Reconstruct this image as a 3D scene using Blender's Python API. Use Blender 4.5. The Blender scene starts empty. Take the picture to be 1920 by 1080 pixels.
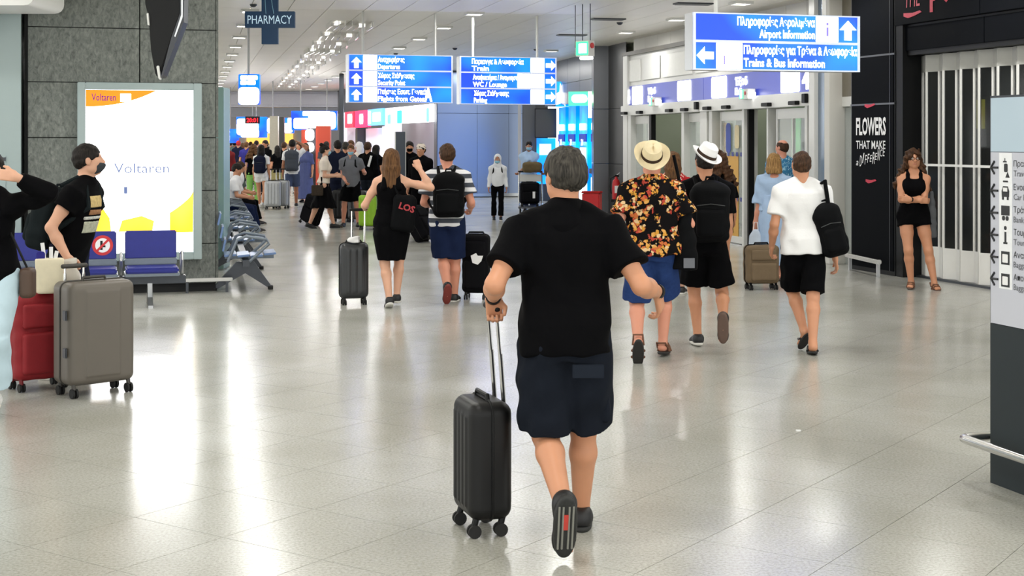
import bpy, math, random
import numpy as np
from mathutils import Vector, Matrix

# ------------------------------------------------------------------ camera, world, lights, exposure
scene = bpy.context.scene
COL = bpy.context.collection
FPX, EYE, HOR = 2664.0, 1.80, 262.0            # focal length in pixels (1920 wide), eye height, horizon row
cam_data = bpy.data.cameras.new('camera')
cam_data.sensor_width = 36.0
cam_data.lens = FPX / 1920.0 * 36.0
cam_data.shift_y = -(540.0 - HOR) / 1920.0
cam_data.clip_end = 300.0
cam = bpy.data.objects.new('camera', cam_data)
cam.location = (0, 0, EYE)
cam.rotation_euler = (math.pi / 2, 0, 0)
COL.objects.link(cam)
scene.camera = cam

world = bpy.data.worlds.new('world'); scene.world = world
world.use_nodes = True
world.node_tree.nodes['Background'].inputs[0].default_value = (0.985, 1.0, 0.985, 1)
world.node_tree.nodes['Background'].inputs[1].default_value = 1.9

scene.view_settings.view_transform = 'Standard'
scene.view_settings.look = 'None'
scene.view_settings.exposure = 0.48
scene.view_settings.gamma = 1.0
scene.view_settings.use_curve_mapping = False

CEIL = 3.95
CAX = Vector((-0.2162, 0.9763, 0)); CLA = Vector((0.9763, 0.2162, 0))     # ceiling grid directions
LAMPS = []
for row in (-4, -3, -2, -1, 0, 1, 2):
    for k in range(-9, 16):
        p = Vector((-1.30, 27.0, 0)) + CLA * (3.72 * row) + CAX * (3.05 * k + (0.35 if row % 2 else 0))
        if (0.0 < p.y < 61.5) and -14.5 < p.x < 9 and (row < 2 or p.y < 34):  # row behind the exit doors is unseen, added to light the vestibule
            LAMPS.append(p)
for p in LAMPS:
    if p.y < 70:
        ld = bpy.data.lights.new('ceiling_lamp_light', 'AREA')
        ld.shape = 'SQUARE'; ld.size = 0.24
        ld.energy = 24 if p.y < 19 else 16 if p.y < 40 else 36
        ld.color = (1.0, 0.985, 0.955)
        lo = bpy.data.objects.new('ceiling_lamp_light', ld)
        lo.location = (p.x, p.y, CEIL - 0.05)
        COL.objects.link(lo)

# ------------------------------------------------------------------ helpers
R = math.radians
random.seed(7); RNG = np.random.RandomState(7)
AX = Vector((-0.2827, 0.9592, 0)); LA = Vector((0.9592, 0.2827, 0)); AXROT = math.atan2(0.2827, 0.9592)

def px(u, v, Y):
    return Vector(((u - 960.0) / FPX * Y, Y, EYE - (v - HOR) / FPX * Y))
def gnd(u, v):
    return px(u, v, FPX * EYE / (v - HOR))
def xat(u, Y): return (u - 960.0) / FPX * Y
def zat(v, Y): return EYE - (v - HOR) / FPX * Y

def lin(c):
    out = []
    for x in c[:3]:
        x = x / 255.0
        out.append(x / 12.92 if x <= 0.04045 else ((x + 0.055) / 1.055) ** 2.4)
    return tuple(out) + (1.0,)

MATS = {}
def mat(name, col, rough=0.6, metal=0.0, noise=0.10, nscale=18.0, bump=0.0, bscale=120.0, em=0.0, emcol=None, spec=0.5, alpha=None, trans=0.0, coat=0.0, stretch=None):
    """plain procedural material: colour broken up by noise, optional bump, emission"""
    if name in MATS: return MATS[name]
    m = bpy.data.materials.new(name); m.use_nodes = True
    nt = m.node_tree; b = nt.nodes['Principled BSDF']
    c = lin(col)
    b.inputs['Roughness'].default_value = rough
    b.inputs['Metallic'].default_value = metal
    b.inputs['Specular IOR Level'].default_value = spec
    b.inputs['Coat Weight'].default_value = coat
    tc = nt.nodes.new('ShaderNodeTexCoord')
    mp = nt.nodes.new('ShaderNodeMapping'); nt.links.new(tc.outputs['Object'], mp.inputs[0])
    if stretch: mp.inputs['Scale'].default_value = stretch
    n = nt.nodes.new('ShaderNodeTexNoise'); n.inputs['Scale'].default_value = nscale; n.inputs['Detail'].default_value = 3
    nt.links.new(mp.outputs[0], n.inputs['Vector'])
    mx = nt.nodes.new('ShaderNodeMix'); mx.data_type = 'RGBA'
    nt.links.new(n.outputs['Fac'], mx.inputs['Factor'])
    mx.inputs['A'].default_value = tuple(x * (1 - noise) for x in c[:3]) + (1,)
    mx.inputs['B'].default_value = tuple(min(1, x * (1 + noise)) for x in c[:3]) + (1,)
    nt.links.new(mx.outputs['Result'], b.inputs['Base Color'])
    if bump:
        n2 = nt.nodes.new('ShaderNodeTexNoise'); n2.inputs['Scale'].default_value = bscale; n2.inputs['Detail'].default_value = 4
        nt.links.new(mp.outputs[0], n2.inputs['Vector'])
        bp = nt.nodes.new('ShaderNodeBump'); bp.inputs['Strength'].default_value = bump; bp.inputs['Distance'].default_value = 0.01
        nt.links.new(n2.outputs['Fac'], bp.inputs['Height']); nt.links.new(bp.outputs[0], b.inputs['Normal'])
    if em:
        b.inputs['Emission Color'].default_value = lin(emcol or col)
        b.inputs['Emission Strength'].default_value = em
    if trans:
        b.inputs['Transmission Weight'].default_value = trans
    if alpha is not None:
        b.inputs['Alpha'].default_value = alpha
    MATS[name] = m
    return m

def nodes_of(m):
    nt = m.node_tree
    return nt, nt.nodes, nt.links, nt.nodes['Principled BSDF']

def ramp(nt, stops, interp='LINEAR'):
    r = nt.nodes.new('ShaderNodeValToRGB'); r.color_ramp.interpolation = interp
    e = r.color_ramp.elements
    while len(e) < len(stops): e.new(0.5)
    for i, (p, c) in enumerate(stops):
        e[i].position = p; e[i].color = c if len(c) == 4 else lin(c)
    return r

def tag(o, label=None, cat=None, group=None, kind=None):
    if label: o['label'] = label
    if cat: o['category'] = cat
    if group: o['group'] = group
    if kind: o['kind'] = kind
    return o

def empty(name, loc=(0, 0, 0), rz=0.0, label=None, cat=None, group=None, kind=None, parent=None):
    o = bpy.data.objects.new(name, None); COL.objects.link(o)
    o.location = loc; o.rotation_euler = (0, 0, rz); o.empty_display_size = 0.1
    if parent: o.parent = parent
    return tag(o, label, cat, group, kind)

def link(name, me, m=None, parent=None, loc=None, rot=None):
    o = bpy.data.objects.new(name, me); COL.objects.link(o)
    if m is not None and len(me.materials) == 0: me.materials.append(m)
    if parent: o.parent = parent
    if loc is not None: o.location = loc
    if rot is not None: o.rotation_euler = rot
    return o

class MB:
    """collects plain shapes into one mesh"""
    def __init__(s): s.v = []; s.f = []; s.sm = False
    def add(s, vs, fs):
        n = len(s.v); s.v += [tuple(p) for p in vs]; s.f += [tuple(i + n for i in f) for f in fs]; return s
    def box(s, c, h, M=None):
        """box with centre c, half sizes h"""
        vs = [Vector((c[0] + x * h[0], c[1] + y * h[1], c[2] + z * h[2])) for x in (-1, 1) for y in (-1, 1) for z in (-1, 1)]
        if M is not None: vs = [M @ p for p in vs]
        return s.add(vs, [(0, 1, 3, 2), (4, 6, 7, 5), (0, 4, 5, 1), (2, 3, 7, 6), (0, 2, 6, 4), (1, 5, 7, 3)])
    def bbox(s, lo, hi):
        return s.box([(a + b) / 2 for a, b in zip(lo, hi)], [abs(b - a) / 2 for a, b in zip(lo, hi)])
    def rbox(s, c, h, r, n=3, axis=1, M=None):
        """box whose outline (seen along axis) has rounded corners"""
        a, b = [i for i in range(3) if i != axis]
        pts = []
        for sx, sy, a0 in ((1, 1, 0), (-1, 1, 90), (-1, -1, 180), (1, -1, 270)):
            for k in range(n + 1):
                t = R(a0 + 90.0 * k / n)
                pts.append((sx * (h[a] - r) + r * math.cos(t), sy * (h[b] - r) + r * math.sin(t)))
        vs = []
        for d in (-1, 1):
            for p, q in pts:
                w = [0, 0, 0]; w[a] = c[a] + p; w[b] = c[b] + q; w[axis] = c[axis] + d * h[axis]
                w = Vector(w); vs.append(M @ w if M is not None else w)
        m = len(pts)
        fs = [tuple(range(m)), tuple(range(2 * m - 1, m - 1, -1))] + [(i, i + m, (i + 1) % m + m, (i + 1) % m) for i in range(m)]
        return s.add(vs, fs)
    def prism(s, pts, axis, lo, hi):
        """polygon pts in the two other axes, extruded along axis"""
        a, b = [i for i in range(3) if i != axis]
        vs = []
        for d in (lo, hi):
            for p, q in pts:
                w = [0, 0, 0]; w[a] = p; w[b] = q; w[axis] = d; vs.append(w)
        m = len(pts)
        return s.add(vs, [tuple(range(m)), tuple(range(2 * m - 1, m - 1, -1))] + [(i, i + m, (i + 1) % m + m, (i + 1) % m) for i in range(m)])
    def tube(s, pts, r, n=10, closed=False):
        pts = [Vector(p) for p in pts]; m = len(pts); vs = []; fs = []
        rr = r if isinstance(r, (list, tuple)) else [r] * m
        prev = None
        for i, p in enumerate(pts):
            if closed: d = pts[(i + 1) % m] - pts[i - 1]
            else: d = pts[min(i + 1, m - 1)] - pts[max(i - 1, 0)]
            d.normalize()
            if prev is None:
                a = d.cross(Vector((0, 0, 1)))
                if a.length < 1e-3: a = d.cross(Vector((1, 0, 0)))
            else:
                a = prev - d * prev.dot(d)
            a.normalize(); prev = a; b = d.cross(a)
            for k in range(n):
                t = 2 * math.pi * k / n
                vs.append(p + (a * math.cos(t) + b * math.sin(t)) * rr[i])
        for i in range(m if closed else m - 1):
            for k in range(n):
                i2 = (i + 1) % m
                fs.append((i * n + k, i * n + (k + 1) % n, i2 * n + (k + 1) % n, i2 * n + k))
        if not closed:
            fs.append(tuple(range(n - 1, -1, -1))); fs.append(tuple((m - 1) * n + k for k in range(n)))
        return s.add(vs, fs)
    def cyl(s, a, b, r, n=16, r2=None):
        return s.tube([a, b], [r, r if r2 is None else r2], n)
    def lathe(s, prof, n=24, M=None):
        vs = []; fs = []
        for (r, z) in prof:
            for k in range(n):
                t = 2 * math.pi * k / n
                p = Vector((r * math.cos(t), r * math.sin(t), z)); vs.append(M @ p if M is not None else p)
        for i in range(len(prof) - 1):
            for k in range(n):
                fs.append((i * n + k, i * n + (k + 1) % n, (i + 1) * n + (k + 1) % n, (i + 1) * n + k))
        return s.add(vs, fs)
    def mesh(s, name, smooth=False, bevel=0.0):
        me = bpy.data.meshes.new(name); me.from_pydata([tuple(p) for p in s.v], [], s.f); me.update()
        import bmesh
        bm = bmesh.new(); bm.from_mesh(me); bmesh.ops.recalc_face_normals(bm, faces=bm.faces)
        if bevel:
            bmesh.ops.bevel(bm, geom=[e for e in bm.edges if len(e.link_faces) == 2 and e.calc_face_angle(0) > 0.6], offset=bevel, segments=2, affect='EDGES', clamp_overlap=True)
        bm.to_mesh(me); bm.free()
        if smooth:
            me.shade_smooth()
            try: me.set_sharp_from_angle(angle=R(35))
            except Exception: pass
        return me
    def build(s, name, m, parent=None, smooth=False, bevel=0.0, loc=None, rot=None):
        return link(name, s.mesh(name, smooth, bevel), m, parent, loc, rot)

def copy_tree(o, parent=None):
    c = o.copy(); COL.objects.link(c); c.parent = parent
    for ch in list(o.children): copy_tree(ch, c)
    return c

def text(name, body, m, parent, loc, height=None, width=None, align='LEFT', bold=0.0, extrude=0.002, rot=(math.pi / 2, 0, 0), shear=0.0):
    """lettering standing on the local xz plane (faces -y); fitted to height / width"""
    c = bpy.data.curves.new(name, 'FONT'); c.body = body; c.resolution_u = 2
    c.align_x = align; c.extrude = 0.0; c.offset = bold; c.shear = shear
    t = bpy.data.objects.new('tmp', c); COL.objects.link(t)
    bpy.context.view_layer.update()
    dg = bpy.context.evaluated_depsgraph_get()
    me = bpy.data.meshes.new_from_object(t.evaluated_get(dg))
    bpy.data.objects.remove(t); bpy.data.curves.remove(c)
    n = len(me.vertices); co = np.empty(n * 3, np.float32); me.vertices.foreach_get('co', co); co = co.reshape(-1, 3)
    lo, hi = co.min(0), co.max(0)
    sy = (height / 0.73) if height else 1.0
    sx = sy
    if width: sx = width / max(hi[0] - lo[0], 1e-4)
    if align == 'LEFT': co[:, 0] -= lo[0]
    elif align == 'RIGHT': co[:, 0] -= hi[0]
    else: co[:, 0] -= (lo[0] + hi[0]) / 2
    co[:, 0] *= sx; co[:, 1] *= sy; co[:, 2] = 0
    me.vertices.foreach_set('co', co.ravel()); me.update()
    me.name = name; me.materials.clear()
    return link(name, me, m, parent, loc, rot)

# ------------------------------------------------------------------ implicit-surface modelling (bodies, clothes, bags)
def np3(p): return np.array(p, np.float32)
def smin(a, b, k):
    if k <= 0: return np.minimum(a, b)
    h = np.maximum(k - np.abs(a - b), 0) / k
    return np.minimum(a, b) - h * h * k * 0.25

class Field:
    def __init__(s): s.ops = []; s.lo = np.full(3, 1e9); s.hi = np.full(3, -1e9)
    def _add(s, fn, lo, hi, k, mode='u'):
        lo = np.asarray(lo, float); hi = np.asarray(hi, float)
        s.ops.append((mode, fn, lo, hi, k))
        if mode == 'u': s.lo = np.minimum(s.lo, lo); s.hi = np.maximum(s.hi, hi)
        return s
    def cap(s, a, b, ra, rb=None, k=0.02, mode='u'):
        a = np3(a); b = np3(b); rb = ra if rb is None else rb; ab = b - a; L2 = float(ab @ ab) + 1e-9; m = max(ra, rb)
        def fn(X, Y, Z):
            dx, dy, dz = X - a[0], Y - a[1], Z - a[2]
            t = np.clip((dx * ab[0] + dy * ab[1] + dz * ab[2]) / L2, 0, 1)
            return np.sqrt((dx - t * ab[0]) ** 2 + (dy - t * ab[1]) ** 2 + (dz - t * ab[2]) ** 2) - (ra + (rb - ra) * t)
        return s._add(fn, np.minimum(a, b) - m, np.maximum(a, b) + m, k, mode)
    def ell(s, c, r, Rm=None, k=0.02, mode='u'):
        c = np3(c); r = np3(r); M = None if Rm is None else np.array(Rm, np.float32); m = float(r.max())
        def fn(X, Y, Z):
            d = (X - c[0], Y - c[1], Z - c[2])
            if M is not None: d = tuple(d[0] * M[0, i] + d[1] * M[1, i] + d[2] * M[2, i] for i in range(3))
            q = [d[i] / r[i] for i in range(3)]
            k0 = np.sqrt(q[0] ** 2 + q[1] ** 2 + q[2] ** 2) + 1e-6
            k1 = np.sqrt((q[0] / r[0]) ** 2 + (q[1] / r[1]) ** 2 + (q[2] / r[2]) ** 2) + 1e-6
            return k0 * (k0 - 1) / k1
        e = r if M is None else np.full(3, m)
        return s._add(fn, c - e, c + e, k, mode)
    def box(s, c, h, r, Rm=None, k=0.02, mode='u'):
        c = np3(c); h = np3(h); M = None if Rm is None else np.array(Rm, np.float32)
        def fn(X, Y, Z):
            d = (X - c[0], Y - c[1], Z - c[2])
            if M is not None: d = tuple(d[0] * M[0, i] + d[1] * M[1, i] + d[2] * M[2, i] for i in range(3))
            q = [np.abs(d[i]) - (h[i] - r) for i in range(3)]
            return np.sqrt(np.maximum(q[0], 0) ** 2 + np.maximum(q[1], 0) ** 2 + np.maximum(q[2], 0) ** 2) + np.minimum(np.maximum(q[0], np.maximum(q[1], q[2])), 0) - r
        e = h if M is None else np.full(3, float(np.linalg.norm(h)))
        return s._add(fn, c - e, c + e, k, mode)
    def loft(s, a, b, right, secs, k=0.02, p=2.0, soft=0.012, mode='u'):
        """sections (t, rx, ry, oy) along a->b; right = direction of rx; flat ends"""
        a = np3(a); b = np3(b); ax = b - a; L = float(np.linalg.norm(ax)); ax = ax / L
        r = np3(right); r = r - ax * float(r @ ax); r = r / np.linalg.norm(r); f = np.cross(ax, r)
        T = np.array([q[0] for q in secs], np.float32); RX = np.array([q[1] for q in secs], np.float32)
        RY = np.array([q[2] for q in secs], np.float32); OY = np.array([q[3] if len(q) > 3 else 0 for q in secs], np.float32)
        OX = np.array([q[4] if len(q) > 4 else 0 for q in secs], np.float32)
        def fn(X, Y, Z):
            dx, dy, dz = X - a[0], Y - a[1], Z - a[2]
            t = (dx * ax[0] + dy * ax[1] + dz * ax[2]) / L
            tt = t.ravel()
            g = lambda arr: np.interp(tt, T, arr).astype(np.float32).reshape(t.shape)
            rx, ry = g(RX), g(RY)
            x = dx * r[0] + dy * r[1] + dz * r[2] - g(OX); y = dx * f[0] + dy * f[1] + dz * f[2] - g(OY)
            if p == 2.0: q = np.sqrt((x / rx) ** 2 + (y / ry) ** 2)
            else: q = (np.abs(x / rx) ** p + np.abs(y / ry) ** p) ** (1.0 / p)
            d = (q - 1) * np.minimum(rx, ry)
            da = np.maximum(T[0] - t, t - T[-1]) * L
            return -smin(-d, -da, soft)
        m = float(max(RX.max(), RY.max()) + max(abs(OY).max(), abs(OX).max()))
        e0 = a + ax * T[0] * L; e1 = a + ax * T[-1] * L
        return s._add(fn, np.minimum(e0, e1) - m, np.maximum(e0, e1) + m, k, mode)
    def cut(s, p, n, soft=0.0):
        """removes the side of the plane the normal points to"""
        p = np3(p); n = np3(n); n = n / np.linalg.norm(n)
        s.ops.append(('c', lambda X, Y, Z: (X - p[0]) * n[0] + (Y - p[1]) * n[1] + (Z - p[2]) * n[2], None, None, soft)); return s
    def noise(s, amp, freq, seed=0, stretch=(1, 1, 1), n=5):
        rs = np.random.RandomState(seed); W = rs.normal(size=(n, 3)) * freq * np.array(stretch); P = rs.uniform(0, 6.28, n)
        def fn(X, Y, Z):
            o = 0
            for w, q in zip(W.astype(np.float32), P): o = o + np.sin(X * w[0] + Y * w[1] + Z * w[2] + q)
            return o * (amp / math.sqrt(n))
        s.ops.append(('n', fn, None, None, 0)); return s
    def build(s, h):
        m = h * 2.5 + 0.012
        lo = s.lo - m; dim = np.ceil((s.hi + m - lo) / h).astype(int) + 1
        xs = [(lo[i] + h * np.arange(dim[i])).astype(np.float32) for i in range(3)]
        D = np.full(tuple(dim), 0.5, np.float32)
        for mode, fn, l, u, k in s.ops:
            if mode in 'us':
                mm = k + 2 * h + 0.004
                i0 = [max(0, int((l[i] - mm - lo[i]) / h)) for i in range(3)]; i1 = [min(dim[i], int((u[i] + mm - lo[i]) / h) + 2) for i in range(3)]
                if any(b <= a for a, b in zip(i0, i1)): continue
                sl = tuple(slice(a, b) for a, b in zip(i0, i1))
                X = xs[0][sl[0]][:, None, None]; Y = xs[1][sl[1]][None, :, None]; Z = xs[2][sl[2]][None, None, :]
                d = fn(X + 0 * Y + 0 * Z, Y + 0 * X + 0 * Z, Z + 0 * X + 0 * Y)
                if mode == 'u': D[sl] = smin(D[sl], d, k)
                else: D[sl] = -smin(-D[sl], d, k)
            else:
                X = xs[0][:, None, None]; Y = xs[1][None, :, None]; Z = xs[2][None, None, :]
                if mode == 'c': D = -smin(-D, -(fn(X, Y, Z) + 0 * D), k)
                else: D = D + fn(X, Y, Z)
        D[0] = D[-1] = 0.1; D[:, 0] = D[:, -1] = 0.1; D[:, :, 0] = D[:, :, -1] = 0.1
        return nets(D, lo, h)

def nets(D, lo, h):
    S = D < 0
    c = np.zeros(tuple(n - 1 for n in D.shape), np.int8)
    for i in (0, 1):
        for j in (0, 1):
            for k in (0, 1):
                c += S[i:D.shape[0] - 1 + i, j:D.shape[1] - 1 + j, k:D.shape[2] - 1 + k]
    mask = (c > 0) & (c < 8)
    I, J, K = np.nonzero(mask)
    idx = np.full(mask.shape, -1, np.int32); idx[I, J, K] = np.arange(len(I))
    P = np.zeros((len(I), 3), np.float32); N = np.zeros(len(I), np.float32)
    cor = [(i, j, k) for i in (0, 1) for j in (0, 1) for k in (0, 1)]
    V = {q: D[I + q[0], J + q[1], K + q[2]] for q in cor}
    for a in cor:
        for ax in range(3):
            if a[ax] == 0:
                b = list(a); b[ax] = 1; b = tuple(b)
                va, vb = V[a], V[b]; x = (va < 0) != (vb < 0)
                t = np.where(x, va / np.where(np.abs(va - vb) < 1e-9, 1, va - vb), 0)
                for d in range(3):
                    P[:, d] += np.where(x, a[d] + (t if d == ax else 0), 0)
                N += x
    P /= np.maximum(N, 1)[:, None]
    P = (P + np.stack([I, J, K], 1)) * h + np.asarray(lo, np.float32)
    F = []
    for ax in range(3):
        sl0 = [slice(None)] * 3; sl1 = [slice(None)] * 3; sl0[ax] = slice(0, -1); sl1[ax] = slice(1, None)
        s0, s1 = S[tuple(sl0)], S[tuple(sl1)]
        e = np.argwhere(s0 != s1)
        b, cc = (ax + 1) % 3, (ax + 2) % 3
        e = e[(e[:, b] > 0) & (e[:, cc] > 0) & (e[:, b] < mask.shape[b]) & (e[:, cc] < mask.shape[cc])]
        if len(e) == 0: continue
        def g(db, dc):
            q = e.copy(); q[:, b] += db; q[:, cc] += dc
            return idx[q[:, 0], q[:, 1], q[:, 2]]
        quad = np.stack([g(-1, -1), g(0, -1), g(0, 0), g(-1, 0)], 1)
        inside = s0[e[:, 0], e[:, 1], e[:, 2]]
        quad[~inside] = quad[~inside][:, ::-1]
        F.append(quad)
    F = np.concatenate(F) if F else np.zeros((0, 4), np.int32)
    F = F[(F >= 0).all(1)]
    return P, F

def np_mesh(name, P, F, M=None):
    if M is not None:
        A = np.array(M, np.float32); P = P @ A[:3, :3].T + A[:3, 3]
    me = bpy.data.meshes.new(name); n = len(F)
    me.vertices.add(len(P)); me.vertices.foreach_set('co', np.ascontiguousarray(P, np.float32).ravel())
    me.loops.add(n * 4); me.loops.foreach_set('vertex_index', np.ascontiguousarray(F, np.int32).ravel())
    me.polygons.add(n); me.polygons.foreach_set('loop_start', np.arange(0, n * 4, 4, dtype=np.int32))
    me.update(calc_edges=True); me.shade_smooth()
    return me

def fobj(name, field, vox, m, parent, M=None):
    P, F = field.build(vox)
    return link(name, np_mesh(name, P, F, M), m, parent)

# ------------------------------------------------------------------ shared materials
def floor_material():
    m = mat('polished_terrazzo', (205, 203, 192), rough=0.2, noise=0.0)
    nt, N, L, b = nodes_of(m)
    for n in list(N):
        if n.type not in ('BSDF_PRINCIPLED', 'OUTPUT_MATERIAL'): N.remove(n)
    g = N.new('ShaderNodeNewGeometry')
    n1 = N.new('ShaderNodeTexNoise'); n1.inputs['Scale'].default_value = 70; n1.inputs['Detail'].default_value = 3; n1.inputs['Roughness'].default_value = 0.7
    n2 = N.new('ShaderNodeTexNoise'); n2.inputs['Scale'].default_value = 0.9; n2.inputs['Detail'].default_value = 5
    v = N.new('ShaderNodeTexVoronoi'); v.inputs['Scale'].default_value = 95
    for n in (n1, n2, v): L.new(g.outputs['Position'], n.inputs['Vector'])
    r1 = ramp(nt, [(0.3, (154, 154, 146)), (0.5, (179, 179, 172)), (0.72, (194, 194, 189))]); L.new(n1.outputs['Fac'], r1.inputs[0])
    r2 = ramp(nt, [(0.0, (150, 147, 136)), (0.16, (255, 255, 255))]); L.new(v.outputs['Distance'], r2.inputs[0])
    mx = N.new('ShaderNodeMix'); mx.data_type = 'RGBA'; mx.blend_type = 'MULTIPLY'; mx.inputs['Factor'].default_value = 0.35
    L.new(r1.outputs[0], mx.inputs['A']); L.new(r2.outputs[0], mx.inputs['B'])
    r3 = ramp(nt, [(0.3, (232, 231, 226)), (0.7, (255, 255, 255))]); L.new(n2.outputs['Fac'], r3.inputs[0])
    m2 = N.new('ShaderNodeMix'); m2.data_type = 'RGBA'; m2.blend_type = 'MULTIPLY'; m2.inputs['Factor'].default_value = 1.0
    L.new(mx.outputs['Result'], m2.inputs['A']); L.new(r3.outputs[0], m2.inputs['B'])
    L.new(m2.outputs['Result'], b.inputs['Base Color'])
    mr = N.new('ShaderNodeMapRange'); mr.inputs['To Min'].default_value = 0.15; mr.inputs['To Max'].default_value = 0.25
    L.new(n2.outputs['Fac'], mr.inputs['Value']); L.new(mr.outputs[0], b.inputs['Roughness'])
    b.inputs['Specular IOR Level'].default_value = 0.42
    return m

def stone_material():
    m = mat('grey_stone', (128, 130, 126), rough=0.55, noise=0.0)
    nt, N, L, b = nodes_of(m)
    g = N.new('ShaderNodeNewGeometry')
    mp = N.new('ShaderNodeMapping'); mp.inputs['Scale'].default_value = (1, 1, 0.55); mp.inputs['Rotation'].default_value = (0, R(24), 0)
    L.new(g.outputs['Position'], mp.inputs[0])
    n1 = N.new('ShaderNodeTexNoise'); n1.inputs['Scale'].default_value = 26; n1.inputs['Detail'].default_value = 8; n1.inputs['Roughness'].default_value = 0.68; n1.inputs['Distortion'].default_value = 0.6
    L.new(mp.outputs[0], n1.inputs['Vector'])
    r1 = ramp(nt, [(0.28, (62, 66, 63)), (0.42, (98, 103, 98)), (0.55, (116, 121, 115)), (0.75, (142, 146, 139))]); L.new(n1.outputs['Fac'], r1.inputs[0])
    L.new(r1.outputs[0], b.inputs['Base Color'])
    return m

M_FLOOR = floor_material(); M_STONE = stone_material()
M_JOINT = mat('dark_joint_filler', (96, 95, 90), rough=0.8)
M_BLACKJ = mat('black_joint', (22, 23, 24), rough=0.8)
M_CEILP = mat('warm_white_ceiling_panel', (238, 234, 224), rough=0.42, noise=0.05, nscale=0.8)
M_CEILG = mat('ceiling_void', (70, 68, 62), rough=0.9)
M_LAMP = mat('lamp_diffuser', (255, 250, 240), em=7.0, noise=0.02)
M_WHITE = mat('white_coated_metal', (212, 212, 208), rough=0.35, noise=0.03)
M_OFFW = mat('off_white_plaster', (205, 203, 196), rough=0.6, noise=0.04, nscale=3)
M_ALU = mat('brushed_aluminium', (190, 192, 194), rough=0.3, metal=0.85, noise=0.08, nscale=40, stretch=(1, 1, 12))
M_CHROME = mat('satin_chrome_tube', (205, 205, 203), rough=0.22, metal=1.0, noise=0.04)
M_STEEL = mat('dark_steel', (70, 73, 78), rough=0.35, metal=0.7)
M_PALE = mat('pale_blue_grey_panel', (160, 176, 176), rough=0.4, noise=0.05, nscale=2)
M_TEAL = mat('pale_teal_glass_panel', (140, 170, 164), rough=0.25, noise=0.05, nscale=3)
M_BLACK = mat('black_plastic', (11, 12, 13), rough=0.5, spec=.25)
M_BLKPANEL = mat('black_facade_panel', (12, 14, 18), rough=0.6, noise=0.10, nscale=1.5, spec=.04)
M_DARKGREY = mat('charcoal_painted_metal', (36, 44, 48), rough=0.5, noise=0.05, spec=.3)
M_POST = mat('grey_hanger_tube', (150, 150, 148), rough=0.4, metal=0.5)
M_GLASS = mat('clear_door_glass', (225, 235, 232), rough=0.03, noise=0.02, alpha=0.22, spec=0.8)
M_WTXT = mat('lit_white_lettering', (255, 255, 255), em=3.2, noise=0.01)
M_WLIT = mat('lit_white_pictogram_plate', (255, 255, 255), em=2.6, noise=0.01)
M_PTXT = mat('white_print', (235, 235, 235), rough=0.5, noise=0.02)
M_RED = mat('signal_red', (190, 26, 32), rough=0.35)
M_RUBBER = mat('black_rubber', (18, 18, 18), rough=0.75)

def lit_blue(name, base, hot, em, scale=1.3):
    m = mat(name, base, rough=0.3, noise=0.0)
    nt, N, L, b = nodes_of(m)
    tc = N.new('ShaderNodeTexCoord'); n = N.new('ShaderNodeTexNoise'); n.inputs['Scale'].default_value = scale; n.inputs['Detail'].default_value = 1
    L.new(tc.outputs['Object'], n.inputs['Vector'])
    r = ramp(nt, [(0.38, base), (0.72, hot)]); L.new(n.outputs['Fac'], r.inputs[0])
    L.new(r.outputs[0], b.inputs['Emission Color']); b.inputs['Emission Strength'].default_value = em
    return m
M_SIGNB = lit_blue('backlit_blue_sign_panel', (0, 60, 236), (0, 190, 245), .8)
M_BANDB = lit_blue('backlit_navy_band', (40, 52, 128), (52, 62, 150), 0.75, 0.6)
M_ATMB = lit_blue('backlit_azure_panel', (0, 110, 235), (20, 200, 250), 1.15, 1.6)

# ------------------------------------------------------------------ floor of square slabs, laid diagonally
T = 0.6
d1 = Vector((0.5725, 0.82, 0)).normalized(); n1 = Vector((d1.y, -d1.x, 0))
FA = math.atan2(d1.y, d1.x) - math.pi / 2     # slab x along n1, slab y along d1
floor = empty('floor', (0, 0, 0), 0, kind='structure')
tag(floor, 'polished pale terrazzo floor of large square slabs')
MB().bbox((-24, -4, -0.12), (14, 84, -0.012)).build('floor_bed', M_JOINT, floor)
tb = MB(); hh = T / 2 - 0.0016
tb.bbox((-hh, -hh, -0.012), (hh, hh, 0.0)); tile_me = tb.mesh('slab'); tile_me.materials.append(M_FLOOR)
near, rest = [], []
for i in range(-150, 150):
    for j in range(-30, 170):
        c = n1 * (-4.754 + T * (i + 0.5)) + d1 * (5.725 + T * (j + 0.5))
        if not (-23.5 < c.x < 13.5 and -3 < c.y < 83): continue
        u = c.x / max(c.y, 0.1) * FPX
        if c.y > 5.7 and abs(u) < 1010 + 300 / max(c.y, 1): near.append((c.y, c))
        rest.append(c)
near.sort(key=lambda q: q[0]); near = near[:295]
nearset = set((round(c.x, 3), round(c.y, 3)) for _, c in near)
for _, c in near:
    link('slab', tile_me, None, floor, (c.x, c.y, 0), (0, 0, FA))
V = []; Fq = []
base = np.array([(-hh, -hh, -0.012), (hh, -hh, -0.012), (hh, hh, -0.012), (-hh, hh, -0.012), (-hh, -hh, 0), (hh, -hh, 0), (hh, hh, 0), (-hh, hh, 0)], np.float32)
rot = np.array([[math.cos(FA), math.sin(FA), 0], [-math.sin(FA), math.cos(FA), 0], [0, 0, 1]], np.float32)
base = base @ rot
quads = np.array([(4, 5, 6, 7), (0, 1, 5, 4), (1, 2, 6, 5), (2, 3, 7, 6), (3, 0, 4, 7)], np.int32)
for c in rest:
    if (round(c.x, 3), round(c.y, 3)) in nearset: continue
    Fq.append(quads + 8 * len(V)); V.append(base + np.array((c.x, c.y, 0), np.float32))
me = np_mesh('slab_field', np.concatenate(V), np.concatenate(Fq)); me.shade_flat(); me.materials.append(M_FLOOR)
tag(link('slab_field', me, None, floor), kind='stuff')

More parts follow.
